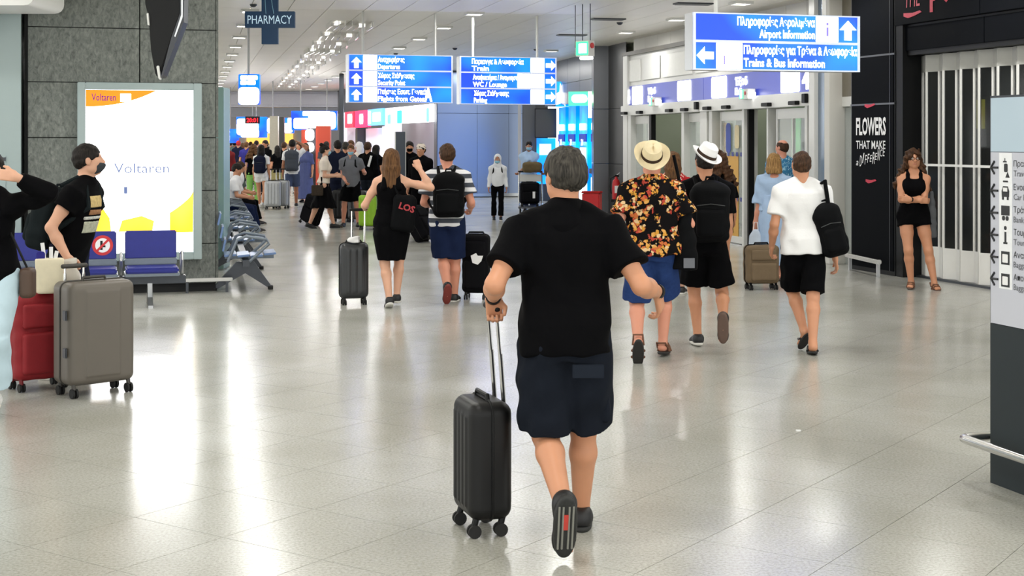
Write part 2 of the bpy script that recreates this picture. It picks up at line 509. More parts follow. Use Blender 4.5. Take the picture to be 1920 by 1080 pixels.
# ------------------------------------------------------------------ ceiling of long panels, with square downlights
ceiling = empty('ceiling', (0, 0, 0), 0, kind='structure'); tag(ceiling, 'warm white panelled ceiling with rows of small square lamps')
MB().bbox((-24, -4, CEIL + 0.03), (14, 84, CEIL + 0.15)).build('ceiling_void', M_CEILG, ceiling)
PW, PL = 0.62, 3.05
crz = math.atan2(CLA.y, CLA.x)
pb = MB(); pb.bbox((-PW / 2 + 0.006, -PL / 2 + 0.008, 0), (PW / 2 - 0.006, PL / 2 - 0.008, 0.03)); pan_me = pb.mesh('ceiling_panel'); pan_me.materials.append(M_CEILP)
o0 = Vector((-1.30, 27.0, 0)) + CLA * 0.31
vis, oth = [], []
for i in range(-45, 40):
    for j in range(-12, 22):
        c = o0 + CLA * (PW * i) + CAX * (PL * (j + 0.5))
        if not (-23 < c.x < 13 and -3 < c.y < 83): continue
        u = 960 + c.x / max(c.y, 0.1) * FPX
        (vis if 20.5 < c.y < 62 and 340 < u < 1420 else oth).append(c)
vis.sort(key=lambda c: c.y); oth += vis[295:]; vis = vis[:295]
for c in vis: link('ceiling_panel', pan_me, None, ceiling, (c.x, c.y, CEIL), (0, 0, crz))
b8 = np.array([(x, y, z) for z in (0, 0.03) for x, y in ((-PW / 2 + .006, -PL / 2 + .008), (PW / 2 - .006, -PL / 2 + .008), (PW / 2 - .006, PL / 2 - .008), (-PW / 2 + .006, PL / 2 - .008))], np.float32)
rc = np.array([[math.cos(crz), math.sin(crz), 0], [-math.sin(crz), math.cos(crz), 0], [0, 0, 1]], np.float32); b8 = b8 @ rc
q8 = np.array([(3, 2, 1, 0), (0, 1, 5, 4), (1, 2, 6, 5), (2, 3, 7, 6), (3, 0, 4, 7)], np.int32)
me = np_mesh('ceiling_panel_field', np.concatenate([b8 + np.array((c.x, c.y, CEIL), np.float32) for c in oth]), np.concatenate([q8 + 8 * i for i in range(len(oth))])); me.shade_flat(); me.materials.append(M_CEILP)
tag(link('ceiling_panel_field', me, None, ceiling), kind='stuff')

lamp0 = None
for p in LAMPS:
    if lamp0 is None:
        e = empty('ceiling_light', (p.x, p.y, CEIL), crz, 'small square white downlight set in the panelled ceiling', 'ceiling light', 'square downlights in rows on the ceiling')
        f = MB()
        for sx, sy, hx, hy in ((0, .135, .15, .015), (0, -.135, .15, .015), (.135, 0, .015, .12), (-.135, 0, .015, .12)): f.box((sx, sy, -.018), (hx, hy, .022))
        f.build('frame', M_WHITE, e)
        MB().box((0, 0, -0.012), (.119, .119, .01)).build('diffuser', M_LAMP, e)
        lamp0 = e
    else:
        c = copy_tree(lamp0); c.location = (p.x, p.y, CEIL)
# strip of louvred mirror lights running down the hall
M_LOUV = mat('mirror_louvre', (225, 225, 222), rough=0.12, metal=1.0)
M_LTUBE = mat('louvre_tube', (255, 255, 250), em=1.3)
l0 = None
for k in range(13):
    p = Vector((-3.0, 26.2, 0)) + Vector((-0.195, 0.981, 0)) * (2.6 * k)
    if l0 is None:
        l0 = empty('louvre_light', (p.x, p.y, CEIL), crz, 'mirrored louvre light in the shiny strip down the ceiling', 'ceiling light', 'mirrored louvre lights along the ceiling strip')
        t = MB()
        for q in range(7): t.box((-.36 + .12 * q, 0, -.05), (.006, .5, .05), Matrix.Translation((0, 0, 0)))
        t.box((-.38, 0, -.05), (.01, .5, .06)).box((.38, 0, -.05), (.01, .5, .06)); t.build('louvre_blade', M_LOUV, l0)
        MB().box((-.24, -.2, -.03), (.04, .22, .012)).build('tube', M_LTUBE, l0)
        MB().box((.2, .25, -.03), (.05, .16, .012)).build('tube', M_LTUBE, l0)
    else:
        c = copy_tree(l0); c.location = (p.x, p.y, CEIL); c.rotation_euler[2] = crz + random.uniform(-.1, .1)
# small smoke detectors and grilles
for (u, v) in ((475, 8), (1005, 92), (853, 90), (742, 100), (1162, 42)):
    Y = (CEIL - EYE) * FPX / (HOR - v); p = px(u, v, Y)
    tag(MB().lathe([(0.001, -.05), (.03, -.045), (.055, -.02), (.06, 0.0)], 14).build('smoke_detector', M_STEEL, None, True, loc=(p.x, p.y, CEIL)),
        'small dark round smoke detector on the ceiling panels', 'detector', 'smoke detectors on the ceiling')
for (u, v) in ((1140, 35), (1300, 6), (1072, 65)):
    Y = (CEIL - EYE) * FPX / (HOR - v); p = px(u, v, Y); Y = min(Y, 34)
    e = empty('air_grille', (p.x, p.y, CEIL), crz, 'flat slotted air grille in the ceiling above the exit doors', 'grille', 'air grilles on the ceiling')
    MB().box((0, 0, -.008), (.3, .12, .012)).build('grille_plate', M_STEEL, e)
    for q in range(4): MB().box((0, -.08 + .053 * q, -.024), (.28, .008, .006)).build('slat', M_POST, e)

# ------------------------------------------------------------------ left: stone-clad pillar, pale wall, soffit
wp = empty('wall_left', (-3.52, 16.9, 0), AXROT, kind='structure'); tag(wp, 'grey stone clad pillar wall behind the advertising light box')
MB().bbox((-2.16, 0.035, 0), (0, 1.3, CEIL)).build('wall_core', M_BLACKJ, wp)
zz = [0.10, 0.569, 1.197, 1.825, 2.466, 3.10, 3.73, CEIL]
for xa, xb in ((-2.12, -0.885), (-0.873, -0.008)):
    for za, zb in zip(zz[:-1], zz[1:]):
        MB().bbox((xa, 0, za + 0.005), (xb, 0.034, zb - 0.005)).build('stone_panel', M_STONE, wp, bevel=0.003)
for za, zb in zip(zz[:-1], zz[1:]):
    MB().bbox((0.001, 0.04, za + 0.005), (0.03, 1.28, zb - 0.005)).build('stone_panel', M_STONE, wp)
ws = empty('wall_side', (-3.52, 16.9, 0), AXROT, kind='structure'); tag(ws, 'smooth pale blue grey wall at the left edge')
MB().bbox((-6.5, -0.16, 0), (-2.19, 1.3, CEIL)).build('wall_sheet', M_PALE, ws)
hb = MB().bbox((-2.75, -0.172, 0.35), (-2.35, -0.16, 1.62)).build('access_hatch', M_PALE, ws, bevel=0.004)
MB().box((-2.37, -0.176, 1.58), (.02, .006, .02)).build('hatch_lock', M_STEEL, hb)
so = MB().rbox((-7.6, 15.3, 3.62), (2.62, 0.5, 0.42), 0.1, 4, axis=1).build('trim_1', M_WHITE, None, True); tag(so, 'white soffit edge at the top left corner', kind='structure')
tp = MB().bbox((-4.36, 19.75, 0), (-4.01, 20.2, 2.53)).build('wall_teal', M_TEAL, None, bevel=0.01); tag(tp, 'pale teal panel standing behind the stone pillar', kind='structure')

# advertising light box
lb = empty('light_box', (-3.52, 16.9, 0.393), AXROT, 'tall backlit white and orange advertising light box on the stone pillar', 'advertising sign')
f = MB()
f.bbox((-1.578, -.13, 0), (-1.487, -.005, 2.07)).bbox((-.272, -.13, 0), (-.174, -.005, 2.07)).bbox((-1.487, -.13, 0), (-.272, -.005, .09)).bbox((-1.487, -.13, 1.985), (-.272, -.005, 2.07))
f.build('frame', M_PALE, lb, bevel=0.006)
M_AD = mat('backlit_poster_white', (255, 255, 255), em=4.6, noise=0.02)
sc = MB().bbox((-1.487, -.105, .09), (-.272, -.02, 1.985)).build('poster', M_AD, lb)
M_ADO = mat('backlit_poster_orange', (235, 120, 20), em=.72, emcol=(255, 132, 10), noise=0.1, nscale=4)
M_ADY = lit_blue('backlit_poster_yellow', (255, 176, 10), (255, 226, 90), .85, 2.2)
M_ADP = mat('poster_purple_ink', (90, 30, 110), em=0.3, emcol=(120, 40, 150))
M_ADB = mat('poster_grey_blue_ink', (60, 75, 110), em=0.42, emcol=(130, 150, 205))
def flat(name, pts, y, m, parent):
    return MB().prism(pts, 1, y - .001, y + .001).build(name, m, parent)
sw = [(-1.485, 1.78)] + [(-1.485 + 0.79 * t, 1.78 + 0.01 + 0.19 * t ** 2.2) for t in [i / 10 for i in range(11)]] + [(-.70, 1.983), (-1.485, 1.983)]
flat('printed_swoosh', sw, -.107, M_ADO, sc)
flat('printed_swoosh', [(-.272, .8)] + [(-.272 - .27 * t, .8 - .25 * t ** .7) for t in [i / 8 for i in range(9)]] + [(-.54, .32), (-.274, .32)], -.107, M_ADY, sc)
flat('printed_shape', [(-1.485, .7), (-1.3, .62), (-1.22, .5), (-1.2, .33), (-1.485, .33)], -.107, M_ADY, sc)
flat('printed_shape', [(-1.12, .34), (-.74, .34), (-.72, .46), (-.86, .52), (-1.08, .47)], -.107, M_ADY, sc)
text('lettering', 'Voltaren', M_ADP, sc, (-1.42, -.109, 1.86), .085, .27, bold=.01)
flat('printed_shape', [(-1.10, 1.85), (-.98, 1.85), (-.98, 1.94), (-1.10, 1.94)], -.109, M_AD, sc)
text('lettering', 'Voltaren', M_ADB, sc, (-1.17, -.109, 1.02), .12, .62)
flat('printed_shape', [(-1.06, .78), (-1.02, .78), (-1.02, .86), (-1.06, .86)], -.107, M_ADB, sc)

# low white guard rail at the foot of the pillar
gr = empty('guard_rail', (-3.52, 16.9, 0), AXROT, 'low white guard rail along the foot of the stone pillar', 'rail')
MB().bbox((-.42, -.16, .13), (.18, -.12, .17)).build('rail_bar', M_WHITE, gr, bevel=.006)
for x in (-.36, .1): MB().bbox((x, -.155, 0), (x + .03, -.125, .13)).build('post', M_STEEL, gr)

# ------------------------------------------------------------------ waiting seats
M_SEATB = mat('blue_seat_pad', (24, 34, 128), rough=0.5, bump=0.1, bscale=300)
M_SEATG = mat('grey_seat_shell', (120, 130, 140), rough=0.4, metal=0.3)
M_SEATS = mat('blue_grey_steel_slat', (98, 122, 160), rough=0.32, metal=0.55)
def seat_unit(parent, x):
    p = MB().box((0, 0, 0), (.275, .025, .155)).build('backrest', M_SEATB, parent, True, .012, loc=(x, 0.03, .645), rot=(R(-8), 0, 0))
    s = MB().bbox((x - .275, -.46, .37), (x + .275, -.02, .43)).build('seat', M_SEATB, parent, True, .015)
    MB().bbox((x - .28, -.03, .43), (x + .28, .02, .5)).build('seat_bracket', M_SEATG, parent, bevel=.008)
    MB().bbox((x - .285, -.44, .335), (x + .285, .0, .372)).build('seat_shell', M_SEATG, parent, bevel=.008)
    return p
bn = empty('beam_seating', (-3.97, 15.62, 0), AXROT, 'row of blue padded seats on a steel beam facing the hall below the light box', 'bench')
for i in range(5):
    p = seat_unit(bn, -.64 * i)
    if i == 1:
        st = MB().lathe([(0.001, 0), (.11, 0)], 28, Matrix.Translation((.13, -.028, 0)) @ Matrix.Rotation(R(90), 4, 'X')).build('sticker', mat('sticker_red', (200, 40, 45), rough=.5), p)
        MB().lathe([(0.001, 0), (.078, 0)], 28, Matrix.Translation((.13, -.030, 0)) @ Matrix.Rotation(R(90), 4, 'X')).build('sticker_print', M_PTXT, p)
        MB().box((.13, -.032, 0), (.012, .001, .1), Matrix.Translation((.13, 0, 0)) @ Matrix.Rotation(R(45), 4, 'Y') @ Matrix.Translation((-.13, 0, 0))).build('sticker_bar', MATS['sticker_red'], p)
        MB().bbox((.105, -.0315, -.05), (.13, -.0305, .05)).build('sticker_figure', M_BLACK, p)
        MB().bbox((.13, -.0315, -.02), (.16, -.0305, .0)).build('sticker_figure', M_BLACK, p)
MB().bbox((-2.9, -.27, .24), (.36, -.19, .33)).build('beam', M_STEEL, bn, bevel=.008)
for x in (-.02, -1.3, -2.6):
    MB().prism([(-.27, .25), (-.19, .25), (-.19, .06), (.02, .0), (.02, .03), (-.14, .1), (-.32, .1), (-.48, .03), (-.48, 0), (-.27, .06)], 0, x - .025, x + .025).build('leg', M_ALU, bn)
for i in range(5):
    MB().tube([(.32 - .64 * i, 0, .30), (.32 - .64 * i, -.02, .55), (.32 - .64 * i, -.25, .58), (.32 - .64 * i, -.30, .50), (.32 - .64 * i, -.22, .3)], .016, 8).build('armrest', M_ALU, bn, True)

srz = math.atan2(0.977, -0.213)               # row of slatted steel seats; local x runs down the hall, seats open to the right
sb = empty('slatted_seating', (-3.30, 16.75, 0), srz, 'receding row of slatted blue grey steel seats beside the stone pillar', 'bench')
slat_me = MB().bbox((-.29, -.072, -.012), (.29, .072, .012)).mesh('slat', bevel=.006); slat_me.materials.append(M_SEATS)
for i in range(17):
    x = .34 + .68 * i
    if i % 4 == 0 or i > 12:
        for q in range(4): link('slat', slat_me, None, sb, (x, .02 - .155 * q, .43 + (.012 if q == 3 else -.006 * q)), (R(-5), 0, 0))
        for q in range(3): link('slat', slat_me, None, sb, (x, .09 + .028 * q, .55 + .155 * q), (R(-78), 0, 0))
        MB().bbox((x - .03, -.5, .37), (x + .03, .08, .41)).build('seat_bracket', M_SEATG, sb)
    for d in ((0, .68) if (i % 4 == 0 or i > 12) else ()):
        MB().tube([(x - .36 + d, .05, .36), (x - .36 + d, -.06, .62), (x - .36 + d, -.16, .66), (x - .36 + d, -.40, .62), (x - .36 + d, -.43, .57), (x - .36 + d, -.2, .36)], .018, 8).build('armrest', M_SEATG, sb, True)
MB().bbox((-.1, -.2, .31), (11.7, -.12, .38)).build('beam', M_STEEL, sb)
for x in (.3, 3.0, 5.8, 8.5, 11.2):
    l = MB().prism([(.2, 0), (.22, .03), (-.06, .34), (-.26, .34), (-.47, .04), (-.45, .01), (-.16, .2)], 0, x - .05, x + .05).build('leg', M_STEEL, sb)
    for fx in (-.05, .05): MB().cyl((x + fx, -.46, 0), (x + fx, -.46, .04), .03, 12).build('foot_pad', M_RUBBER, l); MB().cyl((x + fx, .2, 0), (x + fx, .2, .03), .03, 12).build('foot_pad', M_RUBBER, l)

# ------------------------------------------------------------------ hanging things
# wedge-shaped black monitor housing, top left
mo = empty('monitor_housing', (xat(310, 10), 10.0, 2.22), 0, 'black wedge-shaped display housing hanging from above at top left', 'monitor')
S10 = FPX / 10.0
def w10(u, v): return ((u - 310) / S10, zat(v, 10) - 2.22)
MB().prism([w10(*p) for p in ((270, -90), (272, 8), (278, 30), (283, 95), (291, 140), (298, 146), (322, 70), (338, 25), (338, -90))], 1, 0, .14).build('housing', M_BLACK, mo, bevel=.006)
MB().prism([w10(*p) for p in ((338, -90), (338, 25), (322, 70), (302, 146), (306, 142), (345, 42), (348, -90))], 1, -.01, .12).build('side_rail', mat('gunmetal_rail', (58, 60, 64), rough=.35, metal=.4), mo)
MB().prism([w10(*p) for p in ((341, -90), (341, 28), (328, 68), (330, 70), (344, 32), (344, -90))], 1, -.02, -.01).build('trim_strip', M_ALU, mo)
MB().prism([w10(*p) for p in ((294, 124), (299, 123), (302, 150), (298, 148))], 1, -.02, .02).build('corner_cap', M_WHITE, mo, bevel=.004)
MB().prism([w10(*p) for p in ((276, 26), (279, 25), (281, 48), (278, 47))], 1, -.02, .02).build('corner_cap', M_WHITE, mo)
MB().bbox((-.05, .05, 1.0), (.0, .09, CEIL - 2.22)).build('hanger', M_STEEL, mo)

# pharmacy cross
YC = 20.0; zc = zat(37, YC)
pc = empty('pharmacy_sign', (xat(506.5, YC), YC, zc), 0, 'dark blue cross-shaped hanging sign with PHARMACY lettering', 'sign')
M_CROSS = mat('deep_blue_cross', (16, 52, 84), rough=0.5, noise=.06, em=.12, emcol=(16, 60, 96))
w, h2 = .115, .345
MB().prism([(-.35, -w), (-w, -w), (-w, -h2), (w, -h2), (w, -w), (.35, -w), (.35, w), (w, w), (w, h2), (-w, h2), (-w, w), (-.35, w)], 1, -.04, .04).build('cross', M_CROSS, pc, bevel=.004)
text('lettering', 'PHARMACY', mat('pale_blue_letter', (190, 215, 230), em=.35), pc, (0, -.045, -.06), .125, .62, 'CENTER')
for x0, x1 in ((-.065, -.05), (.02, .06)):
    MB().tube([(x0 + .0, -.05, .34), ((x0 + x1) / 2, -.06, .2), (x1 - .0, -.05, .08)], .004, 6).build('cable', mat('pale_cable', (150, 200, 220)), pc, True)
for x in (-.07, .07): MB().cyl((x, 0, h2), (x, 0, CEIL - zc), .006, 8).build('hanger_wire', M_STEEL, pc)

ARROW = [(-.09, .0), (.0, .09), (.0, .038), (.1, .038), (.1, -.038), (.0, -.038), (.0, -.09)]
def arrow(parent, x, z, ang, s, y, m=M_WTXT):
    c, n = math.cos(R(ang)), math.sin(R(ang))
    pts = [(x + s * (p * c - q * n), z + s * (p * n + q * c)) for p, q in ARROW]
    return MB().prism(pts, 1, y - .004, y).build('arrow', m, parent, bevel=.0)
def plate(parent, x, z, hx, hz, y, m=M_WLIT, name='pictogram_plate'):
    return MB().rbox((x, y, z), (hx, .004, hz), min(hx, hz) * .2, 3).build(name, m, parent)
def hanging_sign(loc, wid, rows, rowh, label, poles):
    e = empty('direction_sign', loc, AXROT, label, 'sign')
    H_ = rows * rowh
    MB().bbox((-wid / 2, .0, 0), (wid / 2, .2, H_)).build('housing', M_ALU, e, bevel=.006)
    fr = MB(); t = .022
    fr.bbox((-wid / 2, -.03, 0), (-wid / 2 + t, 0, H_)).bbox((wid / 2 - t, -.03, 0), (wid / 2, 0, H_))
    for i in range(rows + 1):
        zc_ = i * rowh; fr.bbox((-wid / 2 + t, -.03, max(0, zc_ - t * .55)), (wid / 2 - t, 0, min(H_, zc_ + t * .55)))
    fr.build('frame', mat('lit_sign_rim', (196, 204, 225), rough=.3, em=.35), e)
    for i in range(rows):
        MB().bbox((-wid / 2 + t, -.012, i * rowh + t * .5), (wid / 2 - t, -.002, (i + 1) * rowh - t * .5)).build('sign_panel', M_SIGNB, e)
    for x in poles: MB().cyl((x, .1, H_), (x, .1, CEIL - loc[2]), .021, 12).build('hanger_pole', M_WHITE, e, True)
    return e
B = .022
# sign over the middle, three rows, arrows up
YS = 23.9
def sx(u, uc, S): return (u - uc) / S
S_ = FPX / YS; uc = 751; zb = zat(193, YS)
e = hanging_sign((xat(uc, YS), YS, zb), 200 / S_, 3, 90 / S_ / 3, 'three-row blue backlit direction sign with up arrows', (-.62, .62))
rh = 90 / S_ / 3
for i, (a, b_, wa, wb) in enumerate((('Πτήσεις Εσωτ. Γενικά', 'Flights from Gates', .83, .79), ('Χώρος Στάθμευσης', 'Security Point', .62, .46), ('Αναχωρήσεις', 'Departures', .45, .37))):
    z = rh * (i + .5)
    arrow(e, sx(667, uc, S_), z, -90, .95, -.018)
    text('lettering', a, M_WTXT, e, (sx(708, uc, S_), -.018, z + .012), .085, wa if i else .83, bold=B)
    text('lettering', b_, M_WTXT, e, (sx(708, uc, S_), -.018, z - .105), .085, wb, bold=B)
    plate(e, sx(693, uc, S_), z, .118, rh * .5 - .002, -.014)
text('lettering', 'A', M_WTXT, e, (sx(796, uc, S_), -.018, rh * .15), .22, .14, bold=.05)
# its neighbour, arrows right
uc = 953; zb = zat(196, YS + .5); Y2 = YS + .5; S_ = FPX / Y2
e = hanging_sign((xat(uc, Y2), Y2, zb), 189 / S_, 3, 89 / S_ / 3, 'three-row blue backlit direction sign with right arrows', (-.6, .55))
rh = 89 / S_ / 3
for i, (a, b_, x0, wa, wb) in enumerate((('Χώρος Στάθμευσης', 'Parking', 886, .62, .23), ('Αναψυκτήρια / Αναμνηστικά', 'WC / Lounge', 884, .88, .6), ('Παρκινγκ & Λεωφορεία', 'Train', 882, .92, .3))):
    z = rh * (i + .5)
    arrow(e, sx(1037, uc, S_), z, 180, .95, -.018)
    text('lettering', a, M_WTXT, e, (sx(x0, uc, S_), -.018, z + .012), .085, wa, bold=B)
    text('lettering', b_, M_WTXT, e, (sx(x0, uc, S_), -.018, z - .105), .085, wb, bold=B)
    plate(e, sx(1010, uc, S_), z, .125, rh * .5 - .002, -.014)
plate(e, sx(983, uc, S_), rh * 1.5, .115, rh * .48, -.014)
# near sign, airport information
Y3 = 14.2; S_ = FPX / Y3; uc = 1457; zb = zat(133, Y3)
e = hanging_sign((xat(uc, Y3), Y3, zb), 343 / S_, 2, 106 / S_ / 2, 'two-row blue backlit airport information sign near the black shop', (-.62, .58))
rh = 106 / S_ / 2; M_INK = mat('pictogram_ink_violet', (120, 110, 200), em=.5, emcol=(150, 140, 225))
text('lettering', 'Πληροφορίες Αερολιμένα', M_WTXT, e, (sx(1534, uc, S_), -.018, rh * 1.58), .085, 160 / S_, 'RIGHT', bold=B)
text('lettering', 'Airport Information', M_WTXT, e, (sx(1534, uc, S_), -.018, rh * 1.16), .085, 115 / S_, 'RIGHT', bold=B)
p = plate(e, sx(1560, uc, S_), rh * 1.5, .125, rh * .5, -.016)
MB().bbox((sx(1557.5, uc, S_), -.024, rh * 1.26), (sx(1562.5, uc, S_), -.021, rh * 1.58)).build('pictogram_mark', M_INK, p)
MB().rbox((sx(1560, uc, S_), -.022, rh * 1.7), (.014, .002, .014), .012).build('pictogram_mark', M_INK, p)
arrow(e, sx(1604, uc, S_), rh * 1.5, -90, 1.05, -.018)
arrow(e, sx(1308, uc, S_), rh * .5, 0, .95, -.018)
p = plate(e, sx(1358, uc, S_), rh * .5, .14, rh * .52, -.016)
MB().bbox((sx(1346, uc, S_), -.024, rh * .2), (sx(1348.5, uc, S_), -.021, rh * .5)).build('pictogram_mark', M_INK, p)
text('lettering', 'Πληροφορίες για Τρένα & Λεωφορεία', M_WTXT, e, (sx(1387, uc, S_), -.018, rh * .58), .085, 236 / S_, bold=B)
text('lettering', 'Trains & Bus Information', M_WTXT, e, (sx(1387, uc, S_), -.018, rh * .14), .085, 168 / S_, bold=B)

# running-man exit lamp hung from two rods
M_GREENL = mat('lit_exit_green', (60, 225, 140), em=1.1, emcol=(70, 230, 150))
YE = 22.5; e = empty('exit_lamp', (xat(1097, YE), YE, zat(112, YE)), R(-38), 'green and white emergency exit lamp hung on two rods', 'exit sign')
MB().bbox((-.13, -.08, .05), (.13, .08, .3)).build('lamp_case', M_WHITE, e, bevel=.006)
MB().bbox((-.115, -.086, .07), (.115, -.081, .28)).build('pictogram_panel', M_GREENL, e)
MB().bbox((-.06, -.09, .1), (.09, -.087, .25)).build('pictogram_plate', M_WLIT, e)
MB().cyl((.131, 0, .22), (.145, 0, .22), .045, 16).build('red_lens', M_RED, e)
MB().bbox((-.07, -.06, 0), (.12, .06, .05)).build('lower_light', M_WLIT, e, bevel=.01)
for x in (-.05, .1): MB().cyl((x, 0, .3), (x, 0, CEIL - e.location.z), .008, 8).build('hanger_rod', M_STEEL, e)
MB().cyl((-.05, 0, .95), (-.26, .1, .95), .012, 8).build('side_bar', M_STEEL, e); MB().cyl((-.26, .1, .95), (-.26, .1, .2), .007, 8).build('side_rod', M_STEEL, e)

# ------------------------------------------------------------------ right: glazed exit portal
PO = Vector((2.45, 30.4, 0)); PE = Vector((0.2215, -0.975, 0)); prz = math.atan2(PE.y, PE.x)
def por(u, off=0.0):
    k = (u - 960.0) / FPX
    return (k * (PO.y + off * .2215) - (PO.x + off * .975)) / (PE.x - k * PE.y)
pt = empty('wall_portal', PO, prz, kind='structure'); tag(pt, 'white framed exit portal with navy band and sliding glass doors')
xe = por(1530)
MB().bbox((-.1, .0, 2.93), (xe, .5, 3.58)).build('fascia', M_WHITE, pt)
M_FASL = mat('lit_fascia_panel', (236, 236, 232), em=.02, noise=.05)
for i, (ua, ub) in enumerate(((1176, 1203), (1206, 1240), (1244, 1300), (1304, 1370), (1374, 1450), (1454, 1524))):
    MB().bbox((por(ua) + .03, -.02, 3.02), (por(ub) - .03, 0.0, 3.48)).build('fascia_panel', M_FASL if i != 1 else M_WHITE, pt, bevel=.01)
MB().bbox((-.15, -.06, 3.58), (xe + .1, .55, 3.66)).build('dark_beam', mat('dark_olive_beam', (70, 66, 56), rough=.5), pt)
for i in range(12):
    MB().bbox((-.12 + .8 * i, .2, 3.66), (-.12 + .8 * (i + 1) - .01, .5, CEIL)).build('upper_panel', M_OFFW, pt)
MB().bbox((-.05, -.01, 2.52), (por(1320) - .008, .4, 2.93)).build('lit_band', M_BANDB, pt); MB().bbox((por(1320) + .008, -.01, 2.52), (xe, .4, 2.93)).build('lit_band', M_BANDB, pt)
MB().bbox((-.1, -.1, 2.31), (por(1320) - .01, .35, 2.52)).build('door_header', M_WHITE, pt, bevel=.01); MB().bbox((por(1320) + .01, -.1, 2.31), (xe, .35, 2.52)).build('door_header', M_WHITE, pt, bevel=.01)
for ua, ub in ((1187, 1206), (1272, 1297), (1336, 1364), (1466, 1501)):
    xa, xb = por(ua), por(ub); plate(pt, (xa + xb) / 2, 2.725, (xb - xa) / 2, .19, -.018)
for u0, u1, s_, z0, hh_ in ((1175, 1183, '4', 2.58, .28), (1216, 1231, 'Έξοδ', 2.73, .12), (1216, 1226, 'Exit', 2.57, .12), (1380, 1403, 'Έξοδ', 2.73, .13), (1380, 1394, 'Exit', 2.57, .12), (1506, 1520, '4', 2.58, .3)):
    text('lettering', s_, M_WTXT, pt, (por(u0), -.02, z0), hh_, por(u1) - por(u0), bold=.05)
for ua in (1182, 1211, 1267, 1296, 1339, 1375, 1452, 1504):
    MB().box((por(ua), -.14, 2.36), (.13, .04, .03)).build('sensor', M_BLACK, pt, bevel=.006)
for ua in (1318, 1524): MB().box((por(ua), -.13, 2.42), (.06, .03, .07)).build('sensor', M_BLACK, pt, bevel=.006)
# jambs, glazed side panels
def jamb(ua, ub, y0=-.05, y1=.2, z=2.31, m=M_WHITE, name='jamb'):
    return MB().bbox((por(ua), y0, 0), (por(ub), y1, z), ).build(name, m, pt, bevel=.006)
jamb(1173, 1181, -.06, .3, 3.6); jamb(1181, 1187); jamb(1282, 1287); jamb(1317, 1330); jamb(1334, 1340); jamb(1396, 1400); jamb(1437, 1440, .0, .2); jamb(1514, 1519)
jamb(1217, 1221, .0, .1, 2.31, M_BLACK, 'door_seal'); jamb(1401, 1404, .0, .1, 2.31, M_BLACK, 'door_seal'); jamb(1277, 1279, .0, .1, 2.31, M_BLACK, 'door_seal')
def leaf(n, ua, ub, y, mul=(), lower=None):
    d = empty('door_%d' % n, PO + Vector((0, 0, 0)), prz, kind='structure'); tag(d, 'white framed glass sliding door leaf of the exit portal')
    xa, xb = por(ua, y), por(ub, y); w_ = .06
    f = MB(); f.bbox((xa, y, .02), (xa + w_, y + .05, 2.29)).bbox((xb - w_, y, .02), (xb, y + .05, 2.29)).bbox((xa + w_, y, .02), (xb - w_, y + .05, .14)).bbox((xa + w_, y, 2.13), (xb - w_, y + .05, 2.29))
    for t in mul: xm = xa + (xb - xa) * t; f.bbox((xm - .02, y, .14), (xm + .02, y + .05, 2.13))
    f.build('door_frame', M_WHITE, d, bevel=.005)
    MB().bbox((xa + w_, y + .02, .14), (xb - w_, y + .03, 2.13)).build('pane', M_GLASS, d)
    if lower: MB().bbox((xa + w_, y + .008, .14), (xb - w_ - .25 * (xb - xa), y + .016, lower[0])).build('door_film', lower[1], d)
    return d
M_ORANGE = mat('ochre_poster_film', (206, 156, 66), rough=.5, noise=.12, nscale=3)
leaf(1, 1188, 1217, .05); leaf(2, 1286, 1319, .05); d3 = leaf(3, 1350, 1398, .05, (), (1.52, M_ORANGE)); leaf(4, 1455, 1515, .05, (.52,))
jamb(1343, 1349, .1, .14, 2.1, M_ORANGE, 'poster_strip')
M_STICK = mat('navy_sticker', (40, 50, 130), rough=.5)
for u_ in (1366, 1374, 1382, 1390):
    for z in (1.55, .78): MB().box((por(u_, .05), .048, z), (.045, .002, .035)).build('sticker', M_STICK, d3)
MB().rbox((por(1366, .05), .046, 1.83), (.11, .002, .26), .08).build('poster_figure', mat('poster_blue', (60, 80, 160)), d3)
MB().rbox((por(1382, .05), .046, 1.85), (.1, .002, .2), .06).build('poster_figure', mat('poster_cream', (215, 200, 160)), d3)
MB().bbox((por(1181), .0, 0), (por(1530), .3, .012)).build('threshold', M_ALU, pt)
# emergency lamps on the portal header
for u_ in (1238, 1412):
    e = empty('exit_lamp', PO + PE * por(u_) + Vector((-.975, -.2215, 0)) * .12 + Vector((0, 0, 2.47)), prz, 'small green exit lamp on the portal header, %s' % ('farther one' if u_ == 1238 else 'nearer one'), 'exit sign')
    MB().bbox((-.16, -.06, 0), (.2, .08, .17)).build('lamp_case', M_WHITE, e, bevel=.006)
    MB().bbox((-.15, -.066, .01), (.02, -.06, .16)).build('pictogram_panel', M_GREENL, e)
    for q in range(2): MB().bbox((-.11 + .06 * q, -.07, .02), (-.08 + .06 * q, -.066, .15)).build('pictogram_mark', M_WLIT, e)
    MB().cyl((.1, -.06, .1), (.1, -.07, .1), .03, 12).build('red_lens', M_RED, e)
    MB().rbox((.25, 0, .06), (.04, .05, .05), .02).build('spot_lamp', M_WLIT, e)
